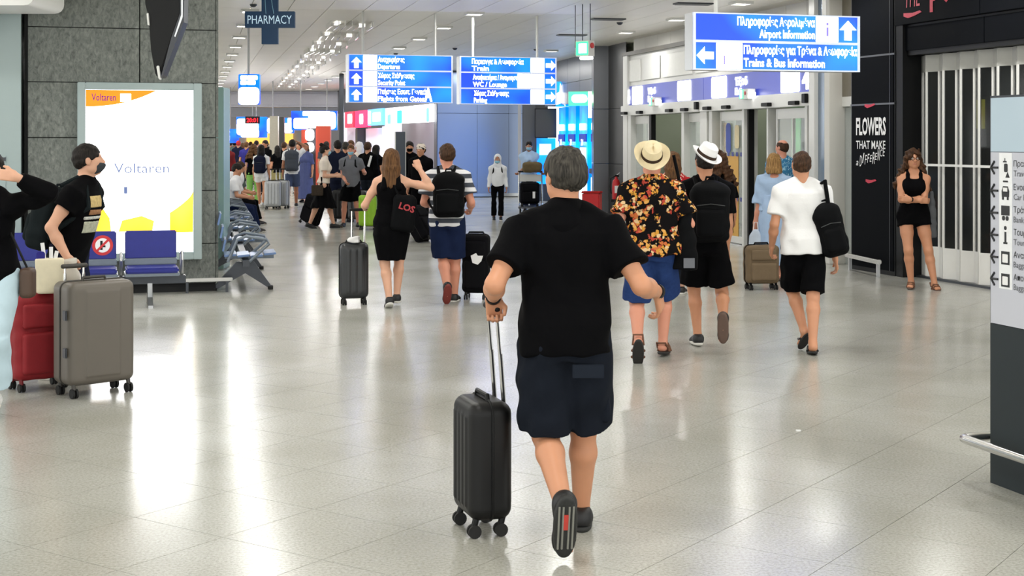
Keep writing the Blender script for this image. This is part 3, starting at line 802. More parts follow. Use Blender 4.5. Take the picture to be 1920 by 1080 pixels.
# vestibule behind the doors
M_VEST = mat('grey_green_vestibule_wall', (176, 184, 164), rough=.5, noise=.1, nscale=.8)
wv = MB().bbox((-2.0, 3.4, 0), (9.0, 3.55, CEIL)).bbox((-2.1, 0.5, 0), (-2.0, 3.55, CEIL)).bbox((-2.1, .5, 0), (-.15, .6, CEIL)).build('wall_vestibule', M_VEST, None, loc=PO, rot=(0, 0, prz)); tag(wv, 'grey green rear wall of the exit vestibule', kind='structure')
for u_, wd, m_ in ((1448, .5, mat('beige_post', (190, 184, 168))), (1385, .3, M_OFFW)):
    xx = por(u_, 2.4); tag(MB().bbox((xx - wd / 2, 2.4, 0), (xx + wd / 2, 2.7, 2.9)).build('pillar', m_, None, loc=PO, rot=(0, 0, prz)), 'slim post inside the exit vestibule', kind='structure')
M_GREENAD = lit_blue('backlit_green_poster', (20, 120, 40), (60, 190, 80), .6, 2.5)
for ua, ub, nm in ((1484, 1500, 'small'), (1514, 1530, 'tall')):
    e = empty('green_poster', PO + PE * por((ua + ub) / 2, 1.6) + Vector((.975, .2215, 0)) * 1.6, prz, '%s backlit green poster seen through the right hand exit door' % nm, 'poster')
    hw = (por(ub, 1.6) - por(ua, 1.6)) / 2; z0 = 1.1 if nm == 'small' else .4
    MB().bbox((-hw, 0, z0), (hw, .08, 2.3)).build('poster_panel', M_GREENAD, e)
    MB().bbox((-hw - .03, .02, 0), (hw + .03, .1, 2.34)).build('poster_frame', M_STEEL, e)
# post and window between portal and shop
wc = empty('wall_post', PO, prz, kind='structure'); tag(wc, 'white and blue grey posts between portal and black shop')
MB().bbox((por(1530), -.12, 0), (por(1541), .3, CEIL)).build('post', M_WHITE, wc, bevel=.01)
MB().bbox((por(1541), -.06, 0), (por(1556), .3, CEIL)).build('column', mat('blue_grey_column', (128, 142, 158), rough=.25, metal=.4, noise=.1, nscale=2), wc)
MB().bbox((por(1557), -.1, 0), (por(1567), .3, CEIL)).build('post', M_OFFW, wc, bevel=.008)
wn = empty('window_1', PO, prz, kind='structure'); tag(wn, 'glazed window strip beside the black shop')
MB().bbox((por(1567), .1, 2.28), (por(1594) + .1, .2, 2.42)).build('window_frame', M_WHITE, wn); MB().bbox((por(1567), .1, 2.42), (por(1594) + .1, .2, CEIL)).build('window_panel', mat('brown_grey_panel', (112, 106, 92), rough=.5), wn)
MB().bbox((por(1567), .14, .0), (por(1594) + .1, .155, 2.28)).build('pane', M_GLASS, wn)
wb_ = MB().bbox((8.6, 4.6, 0), (13.5, 4.7, CEIL)).build('wall_rear', mat('dim_room_wall', (84, 88, 84), rough=.6, noise=.15, nscale=1), None, loc=PO, rot=(0, 0, prz)); tag(wb_, 'dim rear wall seen through the window strip', kind='structure')
tag(MB().bbox((por(1576, 3), 3, 1.95), (por(1592, 3), 3.1, 2.5)).build('hanging_banner', mat('navy_banner', (40, 50, 92)), None, loc=PO, rot=(0, 0, prz)), 'navy banner seen through the window strip', 'banner')

# ------------------------------------------------------------------ right: black flower shop front
BO = Vector((4.72, 19.8, 0)); BE = Vector((0.2827, -0.9592, 0)); brz = math.atan2(BE.y, BE.x)
def shp(u, off=0.0):
    k = (u - 960.0) / FPX
    return (k * (BO.y + off * .2827) - (BO.x + off * .9592)) / (BE.x - k * BE.y)
sf = empty('wall_right', BO, brz, kind='structure'); tag(sf, 'black panelled front of the closed flower shop')
x0, x1 = 0.0, shp(1677); XT = 7.5
for za, zb in ((0.06, 2.275), (2.285, 2.93), (2.94, CEIL)):
    MB().bbox((x0 + .03, 0, za), (x1 - .03, .2, zb)).build('facade_panel', M_BLKPANEL, sf, bevel=.004)
MB().bbox((x0, .012, 0), (x1, .2, CEIL)).build('facade_core', M_BLACK, sf)
M_SEAM = mat('grey_metal_seam', (88, 90, 92), rough=.4, metal=.5)
for z in (2.28, 2.935): MB().bbox((x0, -.004, z - .012), (x1, .01, z + .012)).build('seam_strip', M_SEAM, sf)
for xs_ in (x0 + .02, x1 - .12): MB().bbox((xs_, -.002, .06), (xs_ + .01, .01, CEIL)).build('seam_strip', mat('dark_seam', (52, 55, 60), rough=.4), sf)
for xa, xb in ((x1, 3.0), (3.01, 5.2), (5.21, XT)):
    MB().bbox((xa, 0, 3.3), (xb, .2, CEIL)).build('facade_panel', M_BLKPANEL, sf, bevel=.004)
    MB().bbox((xa, .06, 2.96), (xb, .25, 3.27)).build('facade_panel', M_BLKPANEL, sf, bevel=.004)
MB().bbox((x1, .02, 0), (shp(1690), .3, 3.3)).build('facade_core', M_BLACK, sf); MB().bbox((x1, .08, 2.9), (XT, .4, 3.3)).build('facade_core', M_BLACK, sf)
cxs = (shp(1606) + shp(1662)) / 2
text('lettering', 'FLOWERS', M_PTXT, sf, (shp(1606), -.008, zat(252, 19.2)), .235, shp(1662) - shp(1606), bold=.03)
text('lettering', 'THAT MAKE', M_PTXT, sf, (shp(1606), -.008, zat(279, 19.2)), .115, shp(1661) - shp(1606), bold=.012)
xx = shp(1606)
for i, (ch, dz, hgt) in enumerate(zip('a DIFFERENCE', (0, 0, -.02, .02, 0, .02, .03, .0, .05, .04, .09, .09), (.1, 0, .16, .15, .14, .13, .1, .17, .1, .17, .1, .12))):
    if ch != ' ': text('lettering', ch, M_PTXT, sf, (xx, -.008, zat(311, 19.2) + dz + .004 * i), hgt, .062, shear=.25)
    xx += .066 if ch != ' ' else .03
M_CRIM = mat('crimson_brush_paint', (196, 40, 66), rough=.5, noise=.25, nscale=25)
def stroke(x, z, w_, h_):
    MB().prism([(x, z), (x + .25 * w_, z - h_ * .5), (x + .6 * w_, z - h_ * .2), (x + w_, z + h_ * .4), (x + w_ * .9, z + h_ * .8), (x + w_ * .5, z + h_ * .5), (x, z + h_ * .7)], 1, -.008, -.003).build('brush_stroke', M_CRIM, sf)
stroke(shp(1622), zat(199, 19.2), .27, .045); stroke(shp(1624), zat(342, 19), .27, .045); stroke(shp(1695), zat(31, 18.5), .42, .06)
text('lettering', 'THE', M_CRIM, sf, (shp(1697), -.006, zat(14, 18.4)), .24, .36, shear=.1)
for ch, ua, ub, zz_ in (('P', 1744, 1762, 3.42), ('O', 1766, 1784, 3.52), ('W', 1788, 1808, 3.55), ('E', 1824, 1846, 3.53), ('R', 1852, 1870, 3.54), ('S', 1890, 1912, 3.54)):
    text('lettering', ch, M_CRIM, sf, (shp(ua), -.006, zz_), .34, shp(ub) - shp(ua), bold=.03)
# folding shutter of glazed white panels
sh_ = empty('folding_shutter', BO, brz, 'white folding shutter with dark glazed panels across the closed shop', 'shutter')
M_SHW = mat('white_shutter_bar', (226, 226, 222), rough=.35, noise=.03); M_SHG = mat('smoked_pane', (40, 42, 42), rough=.08, alpha=.55, noise=.05)
M_SHT = mat('grey_white_shutter_rail', (178, 178, 172), rough=.4, noise=.05)
xs0 = shp(1697, .3); pw = .205; n = 26
for i in range(n):
    a = R(22 if i % 2 else -22); cx_ = xs0 + pw * math.cos(R(22)) * (i + .5)
    pe = empty('shutter_panel', (cx_, .3, 0), a, parent=sh_)
    f = MB(); f.bbox((-pw / 2, -.012, .05), (-pw / 2 + .024, .012, 2.88)).bbox((pw / 2 - .024, -.012, .05), (pw / 2, .012, 2.88)); f.build('stile', M_SHW, pe)
    MB().bbox((-pw / 2, -.014, .03), (pw / 2, .014, .42)).build('bottom_panel', M_SHW, pe, bevel=.003)
    MB().bbox((-pw / 2, -.014, 2.68), (pw / 2, .014, 2.9)).build('top_panel', M_SHT, pe, bevel=.003)
    MB().bbox((-pw / 2 + .024, -.004, .42), (pw / 2 - .024, .004, 2.68)).build('pane', M_SHG, pe)
MB().bbox((xs0, .21, 1.46), (xs0 + n * pw * .927, .225, 1.49)).build('cross_bar', M_SHW, sh_)
MB().bbox((xs0 - .1, .2, 2.9), (XT, .42, 2.97)).build('head_track', M_BLACK, sh_); MB().bbox((xs0 - .05, .22, 0), (XT, .4, .03)).build('floor_track', M_STEEL, sh_)
# dark shop behind
sw_ = empty('wall_shop', BO, brz, kind='structure'); tag(sw_, 'dim inside walls of the closed flower shop')
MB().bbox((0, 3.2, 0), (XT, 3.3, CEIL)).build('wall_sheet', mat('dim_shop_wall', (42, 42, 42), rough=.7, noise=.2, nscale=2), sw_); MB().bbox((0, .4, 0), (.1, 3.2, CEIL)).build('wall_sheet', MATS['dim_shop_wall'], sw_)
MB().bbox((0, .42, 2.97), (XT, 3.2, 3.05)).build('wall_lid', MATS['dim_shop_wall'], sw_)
e = empty('shop_price_display', BO + BE * shp(1836, 1.5) + LA * 1.5, brz, 'small lit yellow sign glowing inside the closed shop', 'sign')
MB().bbox((-.09, 0, 1.95), (.09, .03, 2.35)).build('display', mat('lit_yellow_green', (190, 190, 40), em=.5), e); MB().bbox((-.12, .03, 0), (.12, .06, 2.4)).build('display_frame', M_BLACK, e)
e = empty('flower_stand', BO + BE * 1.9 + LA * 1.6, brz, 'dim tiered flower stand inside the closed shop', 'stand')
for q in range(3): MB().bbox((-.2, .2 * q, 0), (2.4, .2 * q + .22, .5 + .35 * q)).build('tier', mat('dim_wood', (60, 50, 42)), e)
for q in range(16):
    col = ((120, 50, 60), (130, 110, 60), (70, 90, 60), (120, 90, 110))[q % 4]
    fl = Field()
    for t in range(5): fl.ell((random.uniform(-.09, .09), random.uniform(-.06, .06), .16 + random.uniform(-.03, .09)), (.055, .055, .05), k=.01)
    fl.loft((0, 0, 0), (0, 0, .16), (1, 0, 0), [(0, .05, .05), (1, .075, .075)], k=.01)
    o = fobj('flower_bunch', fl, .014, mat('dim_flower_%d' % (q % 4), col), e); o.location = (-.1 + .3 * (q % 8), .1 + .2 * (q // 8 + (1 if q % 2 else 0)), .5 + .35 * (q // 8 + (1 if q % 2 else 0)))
# low steel guard rail before the shop
P0 = gnd(1592, 506); P1 = gnd(1648, 520)
e = empty('guard_rail', P0, math.atan2((P1 - P0).y, (P1 - P0).x), 'low steel guard rail in front of the black FLOWERS panel', 'rail'); Lr = (P1 - P0).length
MB().bbox((-.1, -.03, .17), (Lr + .02, .03, .23)).build('rail_bar', M_CHROME, e, bevel=.01)
for x in (0.02, Lr - .05): MB().bbox((x, -.02, 0), (x + .04, .02, .17)).build('post', M_ALU, e)

# ------------------------------------------------------------------ information kiosk at the right edge
KO = Vector((2.506, 7.46, 0)); kz = 2.03
ki = empty('information_kiosk', KO, brz, 'grey and charcoal information totem with arrows and pictograms at the right edge', 'kiosk')
M_KG = mat('pale_grey_kiosk_panel', (196, 198, 208), rough=.25, noise=.04, nscale=1.2); M_KT = lit_blue('frosted_blue_kiosk_top', (170, 188, 200), (196, 208, 216), .1, 3)
MB().bbox((0, .006, .0), (1.2, .3, .838)).build('lower_panel', M_DARKGREY, ki)
MB().bbox((0, .006, .84), (1.2, .3, kz)).build('body_panel', M_STEEL, ki)
MB().bbox((.012, 0, .842), (1.2, .006, 1.735)).build('text_panel', M_KG, ki); MB().bbox((.012, 0, 1.738), (1.2, .006, kz - .012)).build('header_panel', M_KT, ki)
def kx(u):
    k = (u - 960.0) / FPX; return (k * KO.y - KO.x) / (BE.x - k * BE.y)
pl = MB().bbox((kx(1874), -.002, 1.03), (kx(1898), 0, 1.732)).build('pictogram_strip', mat('white_strip', (236, 238, 240), rough=.4), ki)
M_KI = mat('dark_print_ink', (30, 32, 36), rough=.5)
xi = (kx(1874) + kx(1898)) / 2; rows_z = [1.655, 1.535, 1.42, 1.305, 1.19, 1.075]
for i, z in enumerate(rows_z):
    xa = kx(1857) + .004; xb = kx(1872)
    a = MB(); a.tube([(xa + .004, -.003, z), (xb, -.003, z)], .006, 6); a.tube([(xa + .035, -.003, z + .033), (xa + .004, -.003, z), (xa + .035, -.003, z - .033)], .006, 6); a.build('arrow', M_KI, ki)
    for q, (s_, m_, zz_) in enumerate((((('Πρακτορεία Ταξιδίων', 'Ενοικιάσεις Αυτοκινήτων', 'Τράπεζα', 'Τουριστικές Πληροφορίες', 'Αναζήτηση Αποσκευών', 'Αποθήκευση Αποσκευών')[i]), M_KI, z + .008), ((('Travel Agencies', 'Car Rental', 'Bank', 'Tourist Information', 'Baggage Tracing', 'Baggage Storage')[i]), mat('grey_print_ink', (90, 92, 98), rough=.5), z - .042))):
        text('lettering', s_, m_, ki, (kx(1901), -.002, zz_), .032)
y_ = -.003
MB().prism([(xi - .02, rows_z[0] + .035), (xi - .008, rows_z[0] + .035), (xi - .008, rows_z[0] + .05), (xi - .002, rows_z[0] + .05), (xi - .002, rows_z[0] + .035), (xi + .01, rows_z[0] + .035), (xi + .01, rows_z[0] + .028), (xi - .02, rows_z[0] + .028)], 1, y_, -.001).build('pictogram', M_KI, ki)
MB().rbox((xi + .004, y_, rows_z[0]), (.014, .001, .022), .008).build('pictogram', M_KI, ki)
MB().prism([(xi, rows_z[0] - .05), (xi + .035, rows_z[0] - .05), (xi + .018, rows_z[0] - .02)], 1, y_, -.001).build('pictogram', M_KI, ki)
MB().prism([(xi - .03, rows_z[1] - .03), (xi + .03, rows_z[1] - .03), (xi + .032, rows_z[1]), (xi + .02, rows_z[1] + .025), (xi - .02, rows_z[1] + .025), (xi - .032, rows_z[1])], 1, y_, -.001).build('pictogram', M_KI, ki)
for d in (-.02, .02): MB().box((xi + d, y_, rows_z[1] - .035), (.007, .001, .01)).build('pictogram', M_KI, ki)
MB().box((xi, y_ - .001, rows_z[1] + .008), (.017, .001, .01)).build('pictogram_light', M_PTXT, ki)
MB().cyl((xi - .015, y_, rows_z[1] + .05), (xi + .02, y_, rows_z[1] + .05), .005, 6).build('pictogram', M_KI, ki)
MB().box((xi, y_, rows_z[2] + .015), (.034, .001, .025)).build('pictogram', M_KI, ki)
for d in (-.015, .015): MB().rbox((xi + d, y_, rows_z[2] - .025), (.012, .001, .012), .01).build('pictogram', M_KI, ki)
MB().bbox((xi - .008, y_, rows_z[3] - .035), (xi + .008, -.001, rows_z[3] + .02)).build('pictogram', M_KI, ki); MB().rbox((xi, y_, rows_z[3] + .04), (.01, .001, .01), .008).build('pictogram', M_KI, ki)
MB().box((xi, y_, rows_z[3] - .038), (.016, .001, .005)).build('pictogram', M_KI, ki)
for z in rows_z[4:]:
    MB().box((xi, y_, z), (.034, .001, .034)).build('pictogram', M_KI, ki); MB().rbox((xi, y_ - .001, z - .002), (.023, .001, .022), .005).build('pictogram_light', M_PTXT, ki)
MB().lathe([(.001, 0), (.09, 0)], 28, Matrix.Translation((.4, -.002, .62)) @ Matrix.Rotation(R(90), 4, 'X')).build('red_disc', M_RED, ki)
gu = MB().tube([(-.1, .25, .22), (-.1, -.0, .22), (-.1, -.07, .22), (-.085, -.095, .22), (-.05, -.1, .22), (1.3, -.1, .22)], .024, 12).build('guard_tube', M_CHROME, ki, True)
MB().bbox((-.09, .22, .19), (0, .26, .23)).build('tube_bracket', M_CHROME, gu); MB().bbox((.6, -.09, .2), (.64, .0, .24)).build('tube_bracket', M_CHROME, gu)
MB().bbox((-.002, .1, .05), (.3, .29, .24)).build('plinth_recess', M_BLACK, ki)

# ------------------------------------------------------------------ middle background: dark column, bulkhead, cash machines, metal wall
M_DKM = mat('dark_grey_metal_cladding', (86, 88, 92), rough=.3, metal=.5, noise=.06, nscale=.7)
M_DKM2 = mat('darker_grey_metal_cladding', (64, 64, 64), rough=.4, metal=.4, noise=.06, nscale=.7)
M_BLM = mat('blue_grey_metal_wall', (132, 148, 178), rough=.3, metal=.35, noise=.06, nscale=.5)
co = empty('wall_column', (0, 0, 0), 0, kind='structure'); tag(co, 'tall dark metal clad column right of centre')
xa, xb, xc = xat(1113, 32.6), xat(1141, 32.6), xat(1174, 31.2)
for za, zb in ((0, 1.25), (1.26, 2.5), (2.51, CEIL)):
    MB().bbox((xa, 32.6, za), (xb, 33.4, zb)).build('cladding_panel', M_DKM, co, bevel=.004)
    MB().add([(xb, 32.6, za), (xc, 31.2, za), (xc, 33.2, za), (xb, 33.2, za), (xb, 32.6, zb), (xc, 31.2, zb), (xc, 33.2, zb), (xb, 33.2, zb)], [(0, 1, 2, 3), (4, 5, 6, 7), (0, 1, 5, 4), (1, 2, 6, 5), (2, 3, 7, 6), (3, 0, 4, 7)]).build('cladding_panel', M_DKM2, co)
QO = Vector((1.0, 40.4, 0)); QE = Vector((.1736, -.985, 0)); qrz = math.atan2(QE.y, QE.x)
bk = empty('wall_bulkhead', QO, qrz, kind='structure'); tag(bk, 'grey panelled bulkhead above the cash machines')
for i in range(5):
    MB().bbox((1.5 * i - .3, 0, 2.75), (1.5 * i + 1.19, .4, 3.3)).build('cladding_panel', M_DKM, bk, bevel=.004); MB().bbox((1.5 * i - .3, 0, 3.31), (1.5 * i + 1.19, .4, CEIL)).build('cladding_panel', M_DKM, bk, bevel=.004)
MB().bbox((-.3, .9, 0), (6.6, 1.0, 2.75)).build('rear_sheet', mat('deep_blue_booth', (10, 50, 120), rough=.4, em=.3, emcol=(0, 80, 190)), bk)
def atm(x, lab):
    e = empty('cash_machine', QO + QE * x, qrz, lab, 'cash machine')
    MB().bbox((-.45, .2, 0), (.45, .85, 2.7)).build('cabinet', M_ATMB, e, bevel=.01)
    MB().bbox((-.28, .17, 1.15), (.28, .21, 1.6)).build('screen', mat('lit_pale_screen', (200, 225, 255), em=1.6), e)
    MB().bbox((-.3, .1, .95), (.3, .22, 1.08)).build('keypad_shelf', M_STEEL, e, bevel=.01)
    MB().bbox((-.4, .17, 1.75), (.4, .2, 1.95)).build('header_plate', mat('navy_header', (10, 40, 130), em=.5, emcol=(10, 50, 170)), e)
    for q in (-.2, .12): MB().bbox((q - .1, .165, 2.05), (q + .1, .195, 2.22)).build('pictogram_plate', M_WLIT, e)
    text('lettering', '24', M_WTXT, e, (-.12, .16, 1.66), .16, .24, bold=.02)
    MB().bbox((-.42, .18, .2), (.42, .21, .85)).build('lower_door', mat('lit_cyan_white', (225, 245, 255), em=1.2), e)
atm(1.1, 'blue cash machine nearer the dark display'); atm(2.4, 'blue cash machine in the middle of the lit booth'); atm(3.75, 'blue cash machine with white lower door'); atm(5.1, 'blue cash machine beside the dark column')
e = empty('booth_billboard', (xat(1067, 38.5), 38.5, zat(200, 38.5)), 0, 'slanted azure billboard above the cash machines', 'sign')
MB().bbox((-.36, 0, 0), (.34, .12, .68)).build('panel', M_ATMB, e); MB().prism([(-.34, .05), (-.2, .1), (-.1, .02), (-.12, .3), (-.05, .5), (-.18, .45), (-.24, .64), (-.26, .4), (-.36, .35)], 1, -.01, 0).build('white_splash', M_WLIT, e)
MB().bbox((.3, .02, -.02), (.36, .1, 1.1)).build('hanger_post', M_STEEL, e)
e = empty('green_sign', (xat(1088, 34.6), 34.6, zat(198, 34.6)), R(-20), 'green and white lit sign above the cash machines', 'sign')
MB().bbox((-.3, 0, 0), (.3, .1, .34)).build('panel', M_GREENL, e); MB().rbox((-.02, -.01, .17), (.2, .005, .1), .09).build('white_oval', M_WLIT, e); MB().bbox((.2, -.005, -.3), (.3, .0, .34)).build('side_plate', M_WLIT, e)
e = empty('wall_screen', (xat(1023, 41.8), 41.8, zat(257, 41.8)), 0, 'dark switched-off screen above a blue lit poster', 'screen')
MB().bbox((-.3, 0, 0), (.3, .08, .82)).build('screen', mat('dark_screen_glass', (22, 26, 36), rough=.15), e); MB().bbox((-.32, .03, -.02), (.32, .1, .84)).build('screen_frame', M_BLACK, e)
e = empty('blue_poster', (xat(1024, 41.7), 41.7, 0), 0, 'blue lit poster stand below the dark screen', 'poster')
MB().bbox((-.28, 0, .5), (.28, .08, zat(259, 41.7))).build('poster_panel', M_ATMB, e); MB().bbox((-.2, -.01, 1.35), (.15, 0, 1.68)).build('white_plate', mat('pale_blue_plate', (190, 215, 250), em=.9), e); MB().bbox((-.28, .01, 0), (.28, .07, .5)).build('plinth', M_STEEL, e)
mw = empty('wall_metal', (-2.31, 44.0, 0), AXROT, kind='structure'); tag(mw, 'blue grey metal wall behind the hooded child')
for xa, xb in ((0, 1.27), (1.28, 2.3), (2.31, 2.75)):
    for za, zb in ((.12, 2.62), (2.63, 3.9)):
        MB().bbox((xa, 0, za), (xb, .1, zb)).build('cladding_panel', M_BLM, mw, bevel=.004)
MB().bbox((0, .02, 0), (3.6, .2, CEIL)).build('wall_core', M_DKM2, mw); MB().bbox((0, -.05, .03), (2.75, 0, .12)).build('bumper_rail', M_ALU, mw)
pc_ = MB().bbox((xat(981, 43), 43, 0), (xat(1004, 43), 43.6, CEIL)).build('pillar', M_DKM, None, bevel=.01); tag(pc_, 'grey metal pillar left of the dark screen', kind='structure')

# fire extinguisher hung on the column
e = empty('fire_extinguisher', (xat(1155, 31.6), 31.55, 0), 0, 'red fire extinguisher on a dark stand by the metal column', 'extinguisher')
MB().lathe([(.001, .48), (.085, .48), (.09, .52), (.09, .82), (.07, .9), (.035, .93), (.03, .98)], 20).build('cylinder_tank', M_RED, e, True)
MB().bbox((-.03, -.02, .97), (.06, .02, 1.02)).build('valve', M_BLACK, e); MB().cyl((0, 0, 1.0), (.09, 0, 1.07), .012, 8).build('lever', M_ALU, e)
MB().tube([(-.03, 0, .99), (-.12, 0, .95), (-.14, 0, .75), (-.11, 0, .6)], .014, 8).build('hose', M_BLACK, e, True)
MB().bbox((-.12, -.1, .42), (.12, .1, .48)).build('shelf', M_BLACK, e); MB().bbox((-.05, -.03, 0), (.05, .1, .42)).build('stand', M_DKM2, e)
MB().bbox((-.04, -.095, .62), (.04, -.088, .78)).build('sticker', M_PTXT, e)

# ------------------------------------------------------------------ row of shops along the right wall, deeper in
SO = Vector((-2.31, 44.0, 0)) + AX * 17.0
def sho(u, off=0.0):
    k = (u - 960.0) / FPX
    return (k * (SO.y + off * .2827) - (SO.x + off * .9592)) / (BE.x - k * BE.y)
st = empty('wall_shops', SO, brz, kind='structure'); tag(st, 'row of lit shop fronts deep in the hall')
M_LILAC = mat('glowing_lilac_shop_wall', (222, 220, 232), rough=.5, em=.2, noise=.08, nscale=.8); M_GRY = mat('mid_grey_shop_wall', (172, 174, 180), rough=.5, noise=.08, nscale=.8)  # lilac wall carries a faint added glow to brighten the far shops
MB().bbox((-2, .05, 2.95), (17, .5, CEIL)).build('bulkhead', M_DKM, st); MB().bbox((-2, 2.6, 0), (17, 2.7, CEIL)).build('rear_sheet', M_GRY, st)
for ua, ub, m_ in ((640, 652, M_LILAC), (668, 671, M_STEEL), (722, 733, M_LILAC), (815, 820, M_STEEL)):
    MB().bbox((sho(ua), -.02, 0), (sho(ub), .4, 2.95)).build('shop_pier', m_, st)
for ua, ub, m_ in ((653, 668, M_BLACK), (672, 706, M_LILAC), (707, 722, M_GRY)):
    MB().bbox((sho(ua), .3, 0), (sho(ub), .35, 2.25)).build('shop_front_panel', m_, st)
MB().bbox((sho(707), .2, 0), (sho(713), .29, 2.3)).build('lit_door_jamb', mat('lit_white_jamb', (255, 255, 250), em=1.3), st)
MB().bbox((sho(790), 1.2, 0.9), (sho(812), 1.3, 2.4)).build('lit_shelf_panel', lit_blue('lit_yellow_shelf', (190, 150, 40), (250, 230, 150), 1.0, 4), st)
def shop_sign(ua, ub, za, zb, m_, label, bits):
    xa, xb = sho(ua), sho(ub)
    e = empty('shop_sign', SO + BE * ((xa + xb) / 2) + Vector((0, 0, za)), brz, label, 'sign'); w_ = (xb - xa) / 2
    MB().bbox((-w_, -.12, 0), (w_, .04, zb - za)).build('sign_box', m_, e, bevel=.01)
    for (fx, fz, hx, hz, m2) in bits: MB().rbox((fx * w_, -.128, fz * (zb - za)), (hx * w_, .006, hz * (zb - za)), min(hx * w_, hz * (zb - za)) * .5).build('sign_mark', m2, e)
M_REDL = mat('lit_red_sign', (235, 40, 60), em=1.0, emcol=(240, 50, 75)); M_PINKL = mat('lit_crimson_sign', (225, 30, 80), em=1.0, emcol=(235, 40, 95)); M_SKYL = mat('lit_sky_sign', (90, 160, 245), em=1.2, emcol=(100, 175, 250)); M_TEALL = mat('lit_teal_mark', (30, 190, 170), em=1.0)
shop_sign(652, 668, 2.3, 2.95, M_REDL, 'red lit shop sign, farthest of the shop row', ((.2, .55, .5, .3, M_WLIT),))
shop_sign(671, 694, 2.28, 2.95, M_PINKL, 'crimson lit shop sign with a white flame mark', ((.1, .5, .28, .3, M_WLIT),))
shop_sign(695, 723, 2.34, 2.95, M_SKYL, 'sky blue lit shop sign with a white oval', ((.25, .5, .5, .28, M_WLIT), (-.7, .5, .18, .4, M_WLIT)))
shop_sign(733, 814, 2.36, 2.92, M_WLIT, 'long white lit shop sign with a teal mark nearest in the shop row', ((-.38, .4, .12, .4, M_TEALL), (-.9, .3, .08, .3, M_SKYL), (.9, .4, .05, .4, M_SKYL)))
e = empty('totem_display', (xat(751, 30), 30, 0), R(8), 'slim dark blue grey totem behind the waving woman', 'totem')
MB().bbox((-.1, 0, 0), (.1, .12, zat(247, 30))).build('panel', mat('slate_blue_panel', (66, 74, 86), rough=.4), e); 
for s_ in (-.115, .1): MB().bbox((s_, -.01, 0), (s_ + .015, .12, zat(247, 30))).build('edge_strip', M_WHITE, e)
MB().bbox((-.2, -.15, 0), (.2, .25, .03)).build('base_plate', M_STEEL, e)

# ------------------------------------------------------------------ far end: bulkhead, check-in signs, red booth
wf = MB().bbox((-24, 74, 0), (-4, 74.2, CEIL)).build('wall_far', mat('far_hall_wall', (196, 194, 198), rough=.6, noise=.1, nscale=.3), None); tag(wf, 'grey far wall of the hall', kind='structure')
for i, (ya, za) in enumerate(((63, 3.25), (69, 2.9))):
    tag(MB().bbox((-22, ya, za), (-5.5, ya + 1.2, CEIL - .01)).build('beam', mat('grey_far_beam', (190, 190, 196), rough=.35, metal=.1), None, bevel=.1), 'grey beam crossing the far ceiling', kind='structure')
def board(u0, u1, v0, v1, Y, label, patches, base=M_SIGNB, poles=(0,)):
    e = empty('check_in_sign', (xat((u0 + u1) / 2, Y), Y, zat(v1, Y)), 0, label, 'sign', None)
    w_ = (u1 - u0) / 2 * Y / FPX; h_ = (v1 - v0) * Y / FPX
    MB().bbox((-w_, 0, 0), (w_, .15, h_)).build('sign_panel', base, e, bevel=.01)
    for fx, fz, hx, hz in patches: MB().rbox((fx * w_, -.008, fz * h_), (hx * w_, .006, hz * h_), min(hx * w_, hz * h_) * .45).build('lit_patch', M_WLIT, e)
    for x in poles: MB().cyl((x * w_, .07, h_), (x * w_, .07, CEIL - zat(v1, Y)), .02, 8).build('hanger_pole', M_POST, e)
    return e
board(415, 447, 242, 268, 58, 'low blue check-in sign nearest the teal panel', ((-.5, .35, .5, .3), (-.4, .8, .4, .1)))
board(443, 500, 219, 258, 54, 'large blue and white check-in sign under the red clock', ((-.25, .42, .72, .3), (-.5, .7, .45, .2), (-.1, .2, .6, .18), (.15, .55, .3, .12)), poles=(.3,))
board(501, 551, 221, 250, 52, 'white check-in sign with a blue strip', ((-.55, .5, .45, .5), (.3, .35, .6, .32), (.75, .6, .22, .4)), poles=(-.6,))
board(546, 632, 208, 244, 50, 'wide blue and white check-in sign in front of the red booth', ((.35, .5, .6, .46), (-.55, .35, .35, .28), (.1, .86, .6, .12)), poles=(-.6, .55))
board(447, 486, 139, 196, 26, 'small hanging sign, blue above and white below, under the pharmacy cross', ((-.45, .88, .35, .07), (.35, .88, .5, .07), (-.5, .72, .3, .07), (.25, .72, .4, .07), (0, .28, 1.0, .29)), poles=(-.1,))
ck = empty('digital_clock', (xat(473, 53.0), 53.0, zat(232, 53)), 0, 'black digital clock with red numerals above the far check-in sign', 'clock')
MB().bbox((-.27, 0, 0), (.27, .1, .27)).build('clock_case', M_BLACK, ck, bevel=.01); text('numerals', '20:01', mat('lit_red_numeral', (255, 20, 30), em=1.6, emcol=(255, 15, 35)), ck, (0, -.01, .06), .16, .42, 'CENTER', bold=.02); MB().cyl((0, .05, .27), (0, .05, CEIL - zat(232, 53)), .015, 8).build('hanger_pole', M_POST, ck)
rb_ = empty('red_booth', (xat(595, 49.0), 49.0, 0), 0, 'rust red booth panels with white oval lights behind the crowd', 'booth')
M_RUST = mat('rust_red_panel', (176, 66, 46), rough=.5, noise=.1, nscale=1, em=.12, emcol=(176, 66, 46))
k49 = 49 / FPX
MB().bbox((-30 * k49, 0, 0), (-20 * k49, .3, zat(243, 49))).build('panel', M_RUST, rb_); MB().bbox((-3 * k49, 0, 0), (24 * k49, .3, zat(236, 49))).build('panel', M_RUST, rb_); MB().bbox((-20 * k49, .2, 0), (-3 * k49, .3, zat(240, 49))).build('panel', M_STEEL, rb_)
for v, hv in ((253, 11), (276, 9)): MB().rbox((-14 * k49, -.05, zat(v, 49)), (8 * k49, .05, hv * k49), .12, 5).build('oval_light', M_WLIT, rb_)
